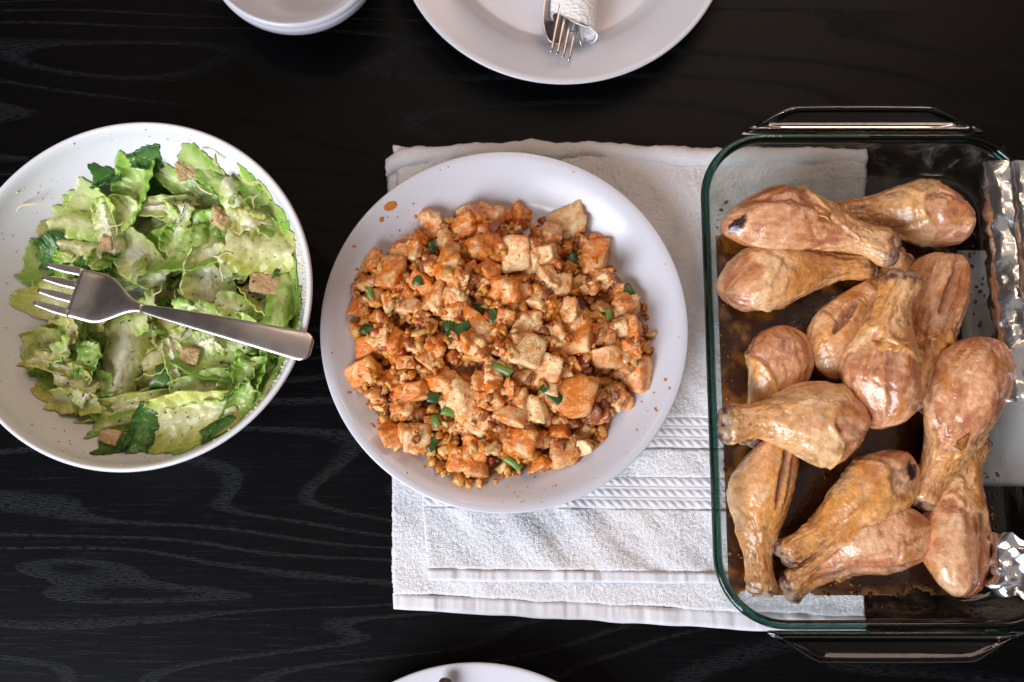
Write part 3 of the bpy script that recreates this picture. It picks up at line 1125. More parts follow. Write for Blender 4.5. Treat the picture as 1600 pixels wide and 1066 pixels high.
    pit = smooth(0.30, 0.55, fbm(cyl * 5.0 + 90, seed + 18, 3).reshape(sh))
    c = lerp(c, np.array([0.36, 0.115, 0.028]), pit * 0.36)
    c = np.clip(c, 0.01, 0.95)
    for (uc_, tc_, ru, rt) in char:
        dd = ((Ug - uc_) / ru) ** 2 + (np.angle(np.exp(1j * (T - tc_))) / rt) ** 2
        c = lerp(c, C_DARK, 1 - smooth(0.5, 1.4, dd + 1.6 * n2 + 0.8 * n3))
    base = np.array([(A[0] + B[0]) / 2, (A[1] + B[1]) / 2, 0])
    Vw = Vv.reshape(-1, 3) + A
    base[2] = Vw[:, 2].min()
    t = thing('chicken_drumstick', label, 'drumstick', base, 'roast drumsticks in the glass dish')
    F = grid_faces(nu, nt_, False, True)
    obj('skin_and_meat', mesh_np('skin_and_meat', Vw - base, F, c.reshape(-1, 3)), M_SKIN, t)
    # knuckle: two bone lobes showing at the end of the shank
    d, fi = ico(4)
    rk = rmax * 0.37 * thick
    W = d * np.array([0.75, 1.0, 0.85])
    lobes = 1 + 0.28 * np.abs(d[:, 1]) - 0.22 * np.exp(-(d[:, 1] / 0.28) ** 2) * smooth(-0.2, 0.6, d[:, 0])
    nb = fbm(d * 3 + seed, seed + 20, 3)
    W = W * (lobes * (1 + 0.10 * nb))[:, None] * rk
    pb = A + ax * (L * 0.968) + 0 * side
    Wb = pb + W[:, :1] * ax + W[:, 1:2] * side + W[:, 2:] * up
    cb = lerp(np.array([0.50, 0.33, 0.20]), np.array([0.13, 0.04, 0.045]), smooth(-0.05, 0.30, fbm(d * 2.6 + seed * 3, seed + 21, 3)))
    obj('bone_knuckle', mesh_np('bone_knuckle', Wb - base, fi, cb), M_BONE, t)
    # torn flaps of skin along the edge of the bare meat
    if pull > 0:
        for q in range(flaps):
            tt = pull_dir + rs.uniform(-1.0, 1.0)
            jt = int((tt % (2 * math.pi)) / (2 * math.pi) * nt_) % nt_
            iu = int(np.argmin(np.abs(u - edge[:, jt].mean())))
            p0 = Vv[iu, jt] + A
            nrm = p0 - (A + ax * (u[iu] * L)); nrm /= np.linalg.norm(nrm)
            tg = np.cross(nrm, ax); tg /= np.linalg.norm(tg)
            m_, n_ = 16, 10
            wd, ln = rs.uniform(0.007, 0.012), rs.uniform(0.007, 0.012)
            G = np.zeros((m_, n_, 3))
            for i in range(m_):
                for j in range(n_):
                    a = -1 + 2 * i / (m_ - 1)
                    b = j / (n_ - 1)
                    wv = 0.0012 * math.sin(a * 5 + q * 2 + seed) * b
                    edge_n = 1 - 0.55 * a * a + 0.12 * math.sin(a * 5 + seed) + 0.05 * math.sin(a * 13 + q)
                    lift = 0.0003 + 0.0016 * math.sin(b * 2.6) + wv - rmax * 0.28 * (a * wd / rmax) ** 2
                    G[i, j] = p0 + tg * (a * wd * (1 - 0.25 * b)) - ax * (b * ln * edge_n - 0.003) + nrm * lift
            g1 = G.reshape(-1, 3)
            g2 = g1 - nrm * 0.0009
            gf = grid_faces(m_, n_)
            ring = np.concatenate([np.arange(m_) * n_, (m_ - 1) * n_ + np.arange(1, n_), np.arange(m_ - 1)[::-1] * n_ + n_ - 1, np.arange(1, n_ - 1)[::-1]])
            r2 = np.roll(ring, -1)
            gv = np.concatenate([g1, g2])
            cc = lerp(C_GOLD, C_BROWN * 1.15, smooth(-0.2, 0.4, fbm(gv * 160, seed + 30 + q, 3)))
            obj('skin_flap', mesh_np('skin_flap', gv - base, np.concatenate([gf, gf[:, ::-1] + m_ * n_, np.stack([ring, r2, r2 + m_ * n_, ring + m_ * n_], 1)]), cc), M_SKIN, t)
    return t


def D(seed, a, b, wpx, za, zb, label, **kw):
    """a, b: pixels of the two ends; za, zb: heights of the axis above the dish floor"""
    A, B = P(a[0], a[1], ZF + za), P(b[0], b[1], ZF + zb)
    mpp = (CAM[2] - ZF - za) / FPX
    drumstick(seed, A, B, wpx * mpp / 2 * 0.98, label, **kw)


h = math.pi / 2
D(1, (1133, 335), (1398, 392), 126, 0.030, 0.040, 'top drumstick by the dish corner, meaty end torn open, shank over its neighbours', pull=0.46, pull_dir=2.2, brown=0.45, flaps=1, flat=0.80, char=((0.13, 2.2, 0.035, 0.35),))
D(2, (1518, 345), (1302, 338), 118, 0.024, 0.014, 'smooth drumstick near the foil with its shank hidden under the torn one', pull=0.24, pull_dir=1.0, brown=0.25, flaps=0)
D(3, (1131, 458), (1362, 412), 118, 0.026, 0.018, 'drumstick against the glass wall below the torn one, with a diagonal skin fold', pull=0.30, pull_dir=-1.4, brown=0.45, flaps=0)
D(4, (1268, 562), (1412, 398), 104, 0.023, 0.016, 'golden drumstick with one dark slit, half under the upright one', pull=0.0, slits=((0.14, 0.46, 1.15, -0.9, 0.0042, 0.004),), brown=0.6)
D(5, (1378, 668), (1412, 430), 124, 0.047, 0.054, 'upright drumstick lying on top in the middle with pale blunt knuckle', pull=0.36, pull_dir=1.2, brown=0.32, flaps=1, thick=1.05)
D(6, (1486, 398), (1438, 640), 106, 0.026, 0.016, 'drumstick with torn hollow top tucked behind the upright one', pull=0.38, pull_dir=1.6, brown=0.5, flaps=1, slits=((0.16, 0.42, 1.5, 0.5, 0.0036, 0.005),))
D(7, (1222, 508), (1168, 690), 108, 0.024, 0.014, 'drumstick with dark bare meat at its top, shank under another drumstick', pull=0.36, pull_dir=0.8, brown=0.3, flaps=0)
D(8, (1348, 674), (1131, 664), 132, 0.040, 0.043, 'glossy drumstick laid across two others with its charred knuckle at the glass', pull=0.16, pull_dir=1.5, brown=0.38, flaps=0, flat=0.82)
D(9, (1532, 526), (1432, 788), 122, 0.036, 0.022, 'drumstick beside the foil with a skin cuff pushed down its middle', pull=0.44, pull_dir=1.6, brown=0.35, flaps=1)
D(10, (1206, 682), (1190, 926), 102, 0.022, 0.014, 'drumstick along the glass wall with a long open slit', pull=0.0, slits=((0.12, 0.46, 1.15, 0.25, 0.0030, 0.005), (0.05, 0.5, 0.85, 0.2, 0.0018, 0.0016)), brown=0.45)
D(11, (1418, 706), (1222, 870), 106, 0.031, 0.022, 'browned drumstick with a black charred patch on its meaty end', pull=0.14, pull_dir=1.4, brown=0.8, flaps=0, char=((0.10, 1.1, 0.05, 0.42),))
D(12, (1458, 822), (1228, 922), 108, 0.026, 0.015, 'drumstick with rounded bare pale muscle and a browned crusty shank', pull=0.52, pull_dir=1.2, brown=0.75, flaps=0)
D(13, (1492, 932), (1524, 682), 116, 0.024, 0.014, 'drumstick in the near corner pointing its knuckle up to the foil', pull=0.36, pull_dir=1.4, brown=0.55, flaps=0)


# drippings on the dish floor
def drippings():
    rs = np.random.RandomState(9)
    fw, fl = HW - 0.0182, HL - 0.0182
    nx, ny = 150, 230
    X, Y = np.meshgrid(np.linspace(-fw, fw, nx), np.linspace(-fl, fl, ny), indexing='ij')
    p = np.stack([X * 60, Y * 60, 0 * X], -1).reshape(-1, 3)
    n = fbm(p, 5, 5).reshape(X.shape)
    lo = fbm(p * 0.35, 6, 3).reshape(X.shape)
    # where the juices have run together
    yt = (Y + fl) / (2 * fl)
    cover = 0.46 - smooth(0.78, 0.99, yt) * 1.0 - smooth(0.62, 0.95, X / fw) * 0.85 - smooth(0.035, 0.0, yt) * 0.45 + 0.55 * n + 0.30 * lo
    keep = cover > 0
    idx = -np.ones(X.size, int)
    F = grid_faces(nx, ny)
    ok = keep.ravel()[F].all(1)
    F = F[ok]
    used = np.unique(F)
    idx[used] = np.arange(len(used))
    hgt = 0.0003 + 0.0011 * np.clip(cover, 0, 0.35) + 0.0004 * np.clip(n, 0, 1)
    corner = np.hypot(np.maximum(np.abs(X) - (fw - 0.012), 0), np.maximum(np.abs(Y) - (fl - 0.012), 0)) > 0.012
    V = np.stack([X, Y, hgt], -1).reshape(-1, 3)[used]
    e = np.clip(cover, 0, 0.5).ravel()[used]
    nn = n.ravel()[used]
    c = lerp(np.array([0.46, 0.19, 0.030]), np.array([0.060, 0.017, 0.006]), smooth(0.04, 0.34, e))
    c = lerp(c, np.array([0.34, 0.125, 0.018]), smooth(0.10, 0.5, nn) * 0.8)
    me = mesh_np('pan_drippings', V, idx[F], c)
    o = obj('pan_drippings', me, mat_attr('browned_juices', 0.14, 0.0, spec=0.6, nscale=260, nstr=0.35, dark=0.5, rvar=0.06), loc=(DCX, DCY, ZF))
    tag(o, 'browned meat juices baked onto the floor of the glass dish', 'drippings', kind='stuff')
    # flecks of crust
    d, f = ico(2)
    Vs, Fs, Cs = [], [], []
    k = 0
    for i in range(260):
        s = rs.uniform(0.0007, 0.0022)
        edge = rs.rand() < 0.72
        if edge:
            q = rs.rand()
            x = rs.choice([-1, 1]) * (fw - rs.uniform(0, 0.010)) if q < 0.6 else rs.uniform(-fw, fw)
            y = rs.uniform(-fl, fl) * 0.9 if q < 0.6 else -(fl - rs.uniform(0, 0.012))
            if abs(x) > fw - 0.012 and abs(y) > fl - 0.012:
                continue
        else:
            x, y = rs.uniform(-fw, fw), rs.uniform(-fl, fl * 0.96)
        w = d * np.array([1.2, 0.9, 0.5]) * s * 0.62 * (1 + 0.8 * fbm(d * 2 + i, i, 2))[:, None]
        w = w @ rotm(rs.uniform(-.5, .5), 0, rs.uniform(0, 6)).T
        Vs.append(w + np.array([x, y, 0.0004 + s * 0.4])); Fs.append(f + k); k += len(d)
        cc = np.array([0.14, 0.04, 0.010]) if rs.rand() < 0.8 else np.array([0.36, 0.17, 0.04])
        Cs.append(np.repeat(cc[None], len(d), 0))
    o = obj('crust_flecks', mesh_np('crust_flecks', np.concatenate(Vs), np.concatenate(Fs), np.concatenate(Cs)), M_CRUMB, loc=(DCX, DCY, ZF))
    tag(o, 'tiny browned crust flecks stuck around the glass dish floor', 'crumbs', kind='stuff')


drippings()


# foil along the inside of the far wall
def tri(F):
    a = np.random.RandomState(1).rand(len(F)) < 0.5
    return np.concatenate([np.where(a[:, None], F[:, [0, 1, 2]], F[:, [0, 1, 3]]), np.where(a[:, None], F[:, [0, 2, 3]], F[:, [1, 2, 3]])])


def foil(name, label, y0, y1, x_in, seed, amp, over=0.012, z_in=0.040):
    nu, nv = 18, max(12, int(abs(y1 - y0) / 11.0))
    rs = np.random.RandomState(seed)
    ya, yb = P(1570, y0, ZF + 0.03)[1], P(1570, y1, ZF + 0.03)[1]
    rim_x = DCX + HW
    # path across: from the inside of the dish, up the wall, over the rim and down outside
    xin = P(x_in, (y0 + y1) / 2, ZF + z_in)[0]
    path = catmull([(xin + 0.003, ZF + z_in - 0.016), (xin, ZF + z_in - 0.006), (xin + 0.004, ZF + z_in), (xin + 0.014, ZF + z_in + 0.004), (rim_x - 0.013, ZD + DH + 0.004), (rim_x - 0.004, ZD + DH + 0.0065), (rim_x + 0.004, ZD + DH + 0.003), (rim_x + 0.008, ZD + DH - over)], 12)
    s = np.linspace(0, 1, nu)
    ps = np.stack([np.interp(s, np.linspace(0, 1, len(path)), path[:, i]) for i in (0, 1)], 1)
    tv = np.linspace(0, 1, nv)
    S, Tt = np.meshgrid(s, tv, indexing='ij')
    X = np.repeat(ps[:, :1], nv, 1)
    Z = np.repeat(ps[:, 1:], nv, 1)
    Y = ya + (yb - ya) * Tt
    q = np.stack([S * 5.0, Tt * abs(yb - ya) / 0.014, 0 * S], -1).reshape(-1, 3)
    # crumple: creases between flat facets (distance to random cell edges)
    pts = rs.uniform(0, 1, (170, 2)) * np.array([5.0, abs(yb - ya) / 0.014])
    hh = rs.uniform(-1, 1, 170)
    gr = rs.uniform(-1, 1, (170, 2))
    dd = np.linalg.norm(q[:, None, :2] - pts[None], axis=2)
    o1 = np.argsort(dd, 1)[:, :3]
    w = 1 / (np.take_along_axis(dd, o1, 1) ** 2 + 0.02)
    w /= w.sum(1, keepdims=True)
    hv = (hh[o1] * w).sum(1)
    fac = hv + 0.35 * fbm(q * 1.3, seed, 2) + 0.55 * rs.uniform(-1, 1, len(q))
    disp = (amp * fac).reshape(S.shape)
    tx, tz = np.gradient(ps[:, 0]), np.gradient(ps[:, 1])
    ln = np.hypot(tx, tz) + 1e-9
    nx, nz = -tz / ln, tx / ln
    near = np.clip(S * 1.0, 0, 1)
    X = X + nx[:, None] * np.abs(disp)
    Z = Z + nz[:, None] * np.abs(disp) + 0.0
    Y = Y + 0.45 * amp * fbm(q * 0.9 + 7, seed + 2, 3).reshape(S.shape) + rs.uniform(-1, 1, S.shape) * 0.0009
    # ragged ends
    en = 0.006 * fbm(np.stack([S * 6, 0 * S, 0 * S], -1).reshape(-1, 3), seed + 4, 3).reshape(S.shape)
    Y = Y + en * (np.abs(Tt - 0.5) * 2) ** 3
    V = np.stack([X, Y, Z], -1).reshape(-1, 3)
    V2 = V.copy()
    V2[:, 0] += 0.00025
    V2[:, 2] -= 0.00025
    f = grid_faces(nu, nv)
    base = np.array([V[:, 0].mean(), V[:, 1].mean(), V[:, 2].min()])
    o = obj(name, mesh_np(name, np.concatenate([V, V2]) - base, tri(np.concatenate([f[:, ::-1], f + nu * nv])), flat=True), M_FOIL, loc=base)
    tag(o, label, 'foil')


foil('foil_strip', 'long crumpled strip of aluminium foil along the glass dish wall', 264, 638, 1560, 3, 0.0036)
foil('foil_wad', 'short crumpled wad of aluminium foil at the near corner of the glass dish', 836, 934, 1564, 8, 0.0070, z_in=0.036)

# ------------------------------------------------------------------ tofu heap
def chunk(seed, dims, cuts=3, sub=4, p=14, rough=0.05, jit=0.22):
    """rounded broken block: soft intersection of jittered planes"""
    rs = np.random.RandomState(seed)
    d, f = ico(sub)
    pl = []
    for a in range(3):
        for s in (-1, 1):
            n = np.zeros(3); n[a] = s
            n += rs.uniform(-jit, jit, 3)
            n /= np.linalg.norm(n)
            pl.append((n, dims[a] * rs.uniform(0.88, 1.06)))
    for c in range(cuts):
        n = rs.normal(size=3); n /= np.linalg.norm(n)
        ex = np.abs(n) @ np.array(dims)
        pl.append((n, ex * rs.uniform(0.58, 0.80)))
    inv = 0
    for n, hgt in pl:
        inv = inv + np.clip(d @ n / hgt, 0, None) ** p
    r = inv ** (-1.0 / p)
    r = r * (1 + rough * fbm(d * 2.2 + seed, seed, 3) + 0.5 * rough * fbm(d * 6 + seed, seed + 1, 3))
    return d * r[:, None], f


PX = lambda zx, zy: (490 + zx / 1.7767, 220 + zy / 1.7767)
ZP = ZT      # plate stands here
pile_c = P(776, 528, ZT + 0.03)[:2]


def pile_h(X, Y):
    x, y = X + PC[0] - pile_c[0], Y + PC[1] - pile_c[1]
    ang = np.arctan2(y, x)
    rad = 0.0955 + 0.006 * np.cos(2 * ang + 0.4) + 0.005 * np.cos(3 * ang - 1) + 0.003 * np.cos(7 * ang) + 0.002 * np.cos(11 * ang + 1)
    t = np.clip(np.hypot(x, y) / rad, 0, 1)
    p = np.stack([X * 70, Y * 70, 0 * X], -1).reshape(-1, 3)
    b = 0.0215 * (1 - t ** 2.6) * (1 + 0.20 * fbm(p, 3, 3).reshape(X.shape))
    base = PLATE_H(np.hypot(X, Y)) + ZP
    return base + np.where(t < 1, np.maximum(b, 0), 0), t


def make_tofu():
    rs = np.random.RandomState(21)
    hp = Heap(PC, 0.135, lambda X, Y: pile_h(X, Y)[0], 0.0012)
    G = 'tofu pieces heaped on the plate'
    # bed of sauce and mince under everything
    nr, na = 60, 180
    rr = np.linspace(0, 1, nr)[:, None] ** 0.8
    aa = np.linspace(0, 2 * math.pi, na, endpoint=False)[None]
    rad = 0.0955 + 0.006 * np.cos(2 * aa + 0.4) + 0.005 * np.cos(3 * aa - 1) + 0.003 * np.cos(7 * aa) + 0.002 * np.cos(11 * aa + 1)
    X = pile_c[0] - PC[0] + rr * rad * np.cos(aa)
    Y = pile_c[1] - PC[1] + rr * rad * np.sin(aa)
    Z, t = pile_h(X, Y)
    p = np.stack([X * 300, Y * 300, 0 * X], -1).reshape(-1, 3)
    Z = Z + (0.0012 * fbm(p, 9, 3)).reshape(X.shape) * (1 - rr ** 6) + 0.0002
    c = lerp(np.array([0.34, 0.115, 0.020]), np.array([0.17, 0.045, 0.012]), smooth(-0.2, 0.4, fbm(p * 0.5, 4, 3)))
    V = np.stack([X, Y, Z - ZP], -1).reshape(-1, 3)
    o = obj('mince_sauce', mesh_np('mince_sauce', V, grid_faces(nr, na, False, True), c), M_CRUMB, loc=(PC[0], PC[1], ZP))
    tag(o, 'orange brown sauce bed under the tofu heap', 'sauce', kind='stuff')
    # oil that has run out at the edge
    nr = 14
    rr = np.linspace(0.72, 1, nr)[:, None]
    out = rad - 0.003 + 0.0070 * np.clip(np.cos(aa - math.radians(222)), 0, 1) ** 3 + 0.0040 * np.clip(np.cos(aa - math.radians(285)), 0, 1) ** 6 + 0.0012 * np.cos(17 * aa)
    X = pile_c[0] - PC[0] + rr * out * np.cos(aa)
    Y = pile_c[1] - PC[1] + rr * out * np.sin(aa)
    Z = PLATE_H(np.hypot(X, Y)) + 0.0009 * (1 - ((rr - 0.72) / 0.28) ** 4) + 0.00015
    o = obj('sauce_oil', mesh_np('sauce_oil', np.stack([X, Y, Z], -1).reshape(-1, 3), grid_faces(nr, na, False, True)), M_OILPOOL, loc=(PC[0], PC[1], ZP))
    tag(o, 'thin orange oil pooled around the foot of the tofu heap', 'oil', kind='stuff')

    # mince crumbs
    variants = [chunk(100 + i, (1, rs.uniform(0.5, 0.85), rs.uniform(0.4, 0.7)), 6, 3, 16, 0.34, 0.6) for i in range(14)]
    tones = [np.array(v) for v in ((0.60, 0.20, 0.022), (0.72, 0.30, 0.045), (0.80, 0.47, 0.15), (0.44, 0.13, 0.026), (0.58, 0.24, 0.080), (0.76, 0.36, 0.07))]

    def crumbs(n, smin, smax, label, seed, spread=1.0, q=60):
        r2 = np.random.RandomState(seed)
        Vs, Fs, Cs, k = [], [], [], 0
        for i in range(n):
            a, rd = r2.uniform(0, 2 * math.pi), math.sqrt(r2.rand()) * spread
            rad_ = 0.099 + 0.006 * math.cos(2 * a + 0.4) + 0.005 * math.cos(3 * a - 1) + 0.004 * math.cos(7 * a)
            x, y = pile_c[0] + rd * rad_ * math.cos(a), pile_c[1] + rd * rad_ * math.sin(a)
            v, f = variants[r2.randint(len(variants))]
            s = smin + (smax - smin) * r2.rand() ** 1.8
            w = (v * s) @ rotm(*r2.uniform(0, 6.28, 3)).T
            z = hp.drop(w, x, y, q, 0.0006)
            Vs.append(w + np.array([x - PC[0], y - PC[1], z - ZP])); Fs.append(f + k); k += len(v)
            tc = tones[r2.choice(len(tones), p=[.22, .22, .20, .12, .10, .14])] * r2.uniform(0.85, 1.1)
            Cs.append(np.repeat(tc[None], len(v), 0))
        o = obj('mince_crumbs', mesh_np('mince_crumbs', np.concatenate(Vs), np.concatenate(Fs), np.concatenate(Cs)), M_CRUMB, loc=(PC[0], PC[1], ZP))
        tag(o, label, 'mince', kind='stuff')

    crumbs(900, 0.0022, 0.0072, 'orange brown crumbs of mince and tofu packed through the heap', 5)
    tv = []
    for i in range(30):
        dims = (1.0, rs.uniform(0.66, 1.0), rs.uniform(0.45, 0.75))
        v, f = chunk(300 + i, dims, rs.randint(2, 5), 4, 16, 0.06, 0.26) if i % 2 == 0 else chunk(300 + i, dims, rs.randint(3, 7), 4, 9, 0.26, 0.35)
        tv.append((v, mesh_np('tofu_piece', v, f)))
        tv[-1][1].materials.append(M_TOFU)

    def place(x, y, sx, rot, q, lab, sink=0.0, tilt=0.35, var=None, name='tofu_piece', cat='tofu', asp=1.0):
        v, me = tv[rs.randint(len(tv)) if var is None else var]
        eul = (rs.uniform(-tilt, tilt), rs.uniform(-tilt, tilt), rot)
        w = (v * sx * np.array([1, asp, 1.0])) @ rotm(*eul).T
        z = hp.drop(w, x, y, q, sink)
        o = obj(name, me, None, loc=(x, y, z), rot=eul)
        o.scale = (sx, sx * asp, sx)
        tag(o, lab, cat, G)
        return o
    # small broken bits first
    small = 'small broken bit of orange sauced tofu in the heap'
    for i in range(225):
        a, rd = rs.uniform(0, 2 * math.pi), math.sqrt(rs.rand()) * 1.02
        place(pile_c[0] + rd * 0.099 * math.cos(a), pile_c[1] + rd * 0.094 * math.sin(a), rs.uniform(0.0044, 0.0092), rs.uniform(0, 6.28), 58, small, 0.0012, 1.2)
    crumbs(420, 0.0018, 0.0048, 'fine orange crumbs lying between the tofu pieces', 6)
    big = [(325, 215, 45, 85, -10), (381, 285, 75, 75, 0), (420, 228, 90, 50, -10), (482, 258, 65, 40, 0), (565, 312, 70, 95, -5), (550, 415, 115, 75, -20), (470, 295, 105, 50, -10),
           (330, 437, 75, 75, 0), (392, 430, 60, 50, 30), (490, 360, 55, 45, 30), (450, 510, 80, 60, 20), (535, 490, 50, 45, 0), (590, 590, 75, 90, 20), (655, 635, 90, 80, 20), (745, 545, 95, 85, 0),
           (610, 745, 75, 70, 0), (430, 720, 95, 90, 30), (560, 830, 95, 70, 20), (545, 765, 90, 50, 10), (450, 905, 70, 60, 0), (820, 600, 85, 60, -10), (910, 640, 65, 80, 0),
           (870, 455, 75, 65, 0), (780, 315, 80, 80, 0), (715, 215, 95, 85, -15), (790, 255, 40, 55, 0), (655, 255, 60, 70, 10), (655, 390, 50, 75, -30), (710, 480, 65, 50, 10), (600, 500, 80, 40, -5),
           (210, 360, 80, 80, 10), (220, 550, 75, 70, 20), (120, 450, 50, 55, 0), (250, 610, 55, 40, 0), (130, 635, 80, 70, 0), (350, 665, 80, 55, 0), (700, 860, 90, 60, -10), (750, 850, 60, 50, 0),
           (270, 690, 80, 50, 0), (885, 530, 60, 60, 0), (640, 315, 60, 50, 0), (660, 700, 40, 40, 0), (280, 820, 70, 60, 0), (400, 880, 60, 70, 0), (330, 780, 50, 40, 0), (500, 190, 60, 50, 0), (580, 190, 55, 45, 0),
           (850, 520, 55, 50, 0), (700, 400, 40, 60, 0), (370, 350, 60, 90, 30), (260, 300, 80, 50, 20), (500, 640, 60, 50, 10), (680, 800, 60, 45, 0), (450, 190, 60, 55, 0), (240, 740, 60, 50, 0)]
    onions = [(520, 637), (400, 530), (380, 508), (498, 490), (465, 460), (720, 312), (822, 472), (555, 890), (330, 830), (380, 752), (335, 775), (150, 520), (152, 415), (328, 285), (285, 380), (660, 705), (878, 405), (340, 710)]

    def lab_for(zx, zy):
        if min(math.hypot(zx - a, zy - b) for a, b in onions) < 62:
            return 'larger cut block of sauced tofu right beside a green onion piece'
        if math.hypot(zx - 508, zy - 547) > 330:
            return 'larger cut block of sauced tofu on the outer edge of the heap'
        return 'larger cut block of sauced tofu in the middle of the heap, away from green onion'
    for (zx, zy, w, h_, r_) in big:
        q = P(*PX(zx, zy), ZT + 0.034)
        sx = max(w, h_) / 1.7767 * 0.00045 / 2 * 1.06
        rot = math.radians(-r_ if w >= h_ else -r_ + 90)
        place(q[0], q[1], sx * 0.97, rot, 52, lab_for(zx, zy), 0.0015, 0.7, asp=min(1.25, max(0.8, min(w, h_) / max(w, h_) / 0.8)))
    q = P(*PX(730, 705), ZT + 0.045)
    o = place(q[0], q[1], 0.0152, math.radians(62), 80, 'largest pale tofu block with a red chili fleck on its face', 0.0, 0.2, var=4)
    # browned bits of meat
    bv = []
    for i in range(5):
        v, f = chunk(820 + i, (1, 0.7, 0.55), 6, 4, 14, 0.32, 0.5)
        me = mesh_np('browned_meat_bit', v, f)
        me.materials.append(M_BROWNMEAT)
        bv.append((v, me))
    for i, (zx, zy, sz) in enumerate([(815, 735, 44), (770, 765, 48), (840, 700, 36), (720, 775, 36), (830, 350, 36), (640, 190, 34), (500, 230, 40), (640, 530, 44), (640, 425, 36), (735, 260, 32), (690, 840, 36), (270, 560, 36), (440, 380, 34), (300, 350, 30), (600, 660, 30), (760, 640, 34)]):
        q = P(*PX(zx, zy), ZT + 0.036)
        sc_ = sz / 1.7767 * 0.00045 / 2
        v, me = bv[i % 5]
        eul = tuple(rs.uniform(0, 6, 3))
        w = (v * sc_) @ rotm(*eul).T
        z = hp.drop(w, q[0], q[1], 55, 0.001)
        o = obj('browned_meat_bit', me, None, loc=(q[0], q[1], z), rot=eul)
        o.scale = (sc_, sc_, sc_)
        tag(o, 'dark red brown bit of fried meat among the tofu', 'meat', 'browned meat bits in the tofu heap')
    # green onion and chili
    chl = [(520, 637, 70, 25, 'bright'), (400, 530, 80, -35, 'dark'), (380, 508, 40, -30, 'dark'), (498, 490, 45, 70, 'dark'), (465, 460, 40, 60, 'dark'), (720, 312, 50, 80, 'dark'), (822, 472, 35, 90, 'bright'), (555, 890, 55, 35, 'bright'),
           (330, 830, 55, -50, 'dark'), (380, 752, 50, 10, 'bright'), (335, 775, 35, 60, 'bright'), (150, 520, 50, 20, 'dark'), (152, 415, 35, 80, 'bright'), (328, 285, 50, 60, 'dark'), (285, 380, 40, 80, 'dark'), (660, 705, 70, 40, 'dark'), (878, 405, 45, 60, 'dark'), (340, 710, 50, 10, 'dark')]
    for i, (zx, zy, ln, r_, tone) in enumerate(chl):
        q = P(*PX(zx, zy), ZT + 0.036)
        L = ln / 1.7767 * 0.00044
        n, m = 10, 14
        V = []
        for side in (1.0, 0.72):
            for a in range(n):
                uu = a / (n - 1) - 0.5
                for b in range(m):
                    t_ = 2 * math.pi * b / m
                    V.append((uu * L + 0.0006 * math.cos(t_), (0.0030 if tone == 'bright' else 0.0040) * side * math.cos(t_), (0.0026 if tone == 'bright' else 0.0013) * side * math.sin(t_) - 0.004 * uu * uu))
        V = np.array(V)
        F = np.concatenate([grid_faces(n, m, False, True), grid_faces(n, m, False, True, n * m)[:, ::-1], np.array([[b, (b + 1) % m, n * m + (b + 1) % m, n * m + b] for b in range(m)])])
        eul = (rs.uniform(-.3, .3), rs.uniform(-.25, .25), math.radians(-r_))
        w = V @ rotm(*eul).T
        z = hp.drop(w, q[0], q[1], 62, 0.0012)
        o = obj('green_onion_slice', mesh_np('green_onion_slice', V, F), M_CHIVE2 if tone == 'bright' else M_CHIVE, loc=(q[0], q[1], z), rot=eul)
        tag(o, 'light green hollow ring of green onion on the tofu heap' if tone == 'bright' else 'dark green wilted onion leaf piece on the tofu heap', 'green onion', 'green onion slices on the tofu heap')
    cv = []
    for i in range(6):
        v, f = chunk(700 + i, (1, 0.62, 0.22), 3, 2, 8, 0.2, 0.4)
        me = mesh_np('chili_flake', v, f)
        me.materials.append(M_CHILI)
        cv.append((v, me))
    for i in range(44):
        a, rd = rs.uniform(0, 2 * math.pi), math.sqrt(rs.rand()) * 0.95
        x, y = pile_c[0] + rd * 0.099 * math.cos(a), pile_c[1] + rd * 0.095 * math.sin(a)
        s = rs.uniform(0.0014, 0.0038)
        if i == 0:
            x, y = P(*PX(710, 716), ZT + 0.05)[:2]
            s = 0.0030
        v, me = cv[i % 6]
        eul = (rs.uniform(-.5, .5), rs.uniform(-.5, .5), rs.uniform(0, 6))
        w = (v * s) @ rotm(*eul).T
        z = hp.drop(w, x, y, 60, 0.0006)
        o = obj('chili_flake', me, None, loc=(x, y, z), rot=eul)
        o.scale = (s, s, s)
        tag(o, 'tiny red chili flake scattered on the tofu heap', 'chili flake', 'red chili flakes on the tofu heap')
    # a few crumbs topmost
    crumbs(110, 0.0010, 0.0024, 'finest orange crumbs sprinkled over the tops of the tofu', 7)
    # splashes of oil on the rim
    d, f = ico(2)
    Vs, Fs, k = [], [], 0
    spots = [(215, 186, 3.2), (190, 222, 2.2), (282, 205, 1.5), (318, 98, 1.2), (120, 357, 1.4), (115, 298, 0.9), (140, 848, 1.1), (183, 778, 2.6), (165, 790, 1.2), (308, 905, 1.4), (975, 665, 1.5), (985, 690, 0.9), (920, 550, 1.6), (100, 700, 1.2), (160, 690, 1.0)]
    for i in range(24):
        a = rs.uniform(0, 6.28)
        spots.append((612 + 34 * rs.normal(), 975 + 20 * rs.normal(), 0.25 + 0.6 * rs.rand() ** 3))
        spots.append((900 + 60 * rs.normal(), 760 + 40 * rs.normal(), 0.25 + 0.8 * rs.rand() ** 3))
        spots.append((255 + 50 * rs.normal(), 225 + 45 * rs.normal(), 0.25 + 0.7 * rs.rand() ** 3))
        if i < 16:
            spots.append((530 + 480 * math.cos(a), 530 + 475 * math.sin(a), rs.uniform(0.3, 0.7)))
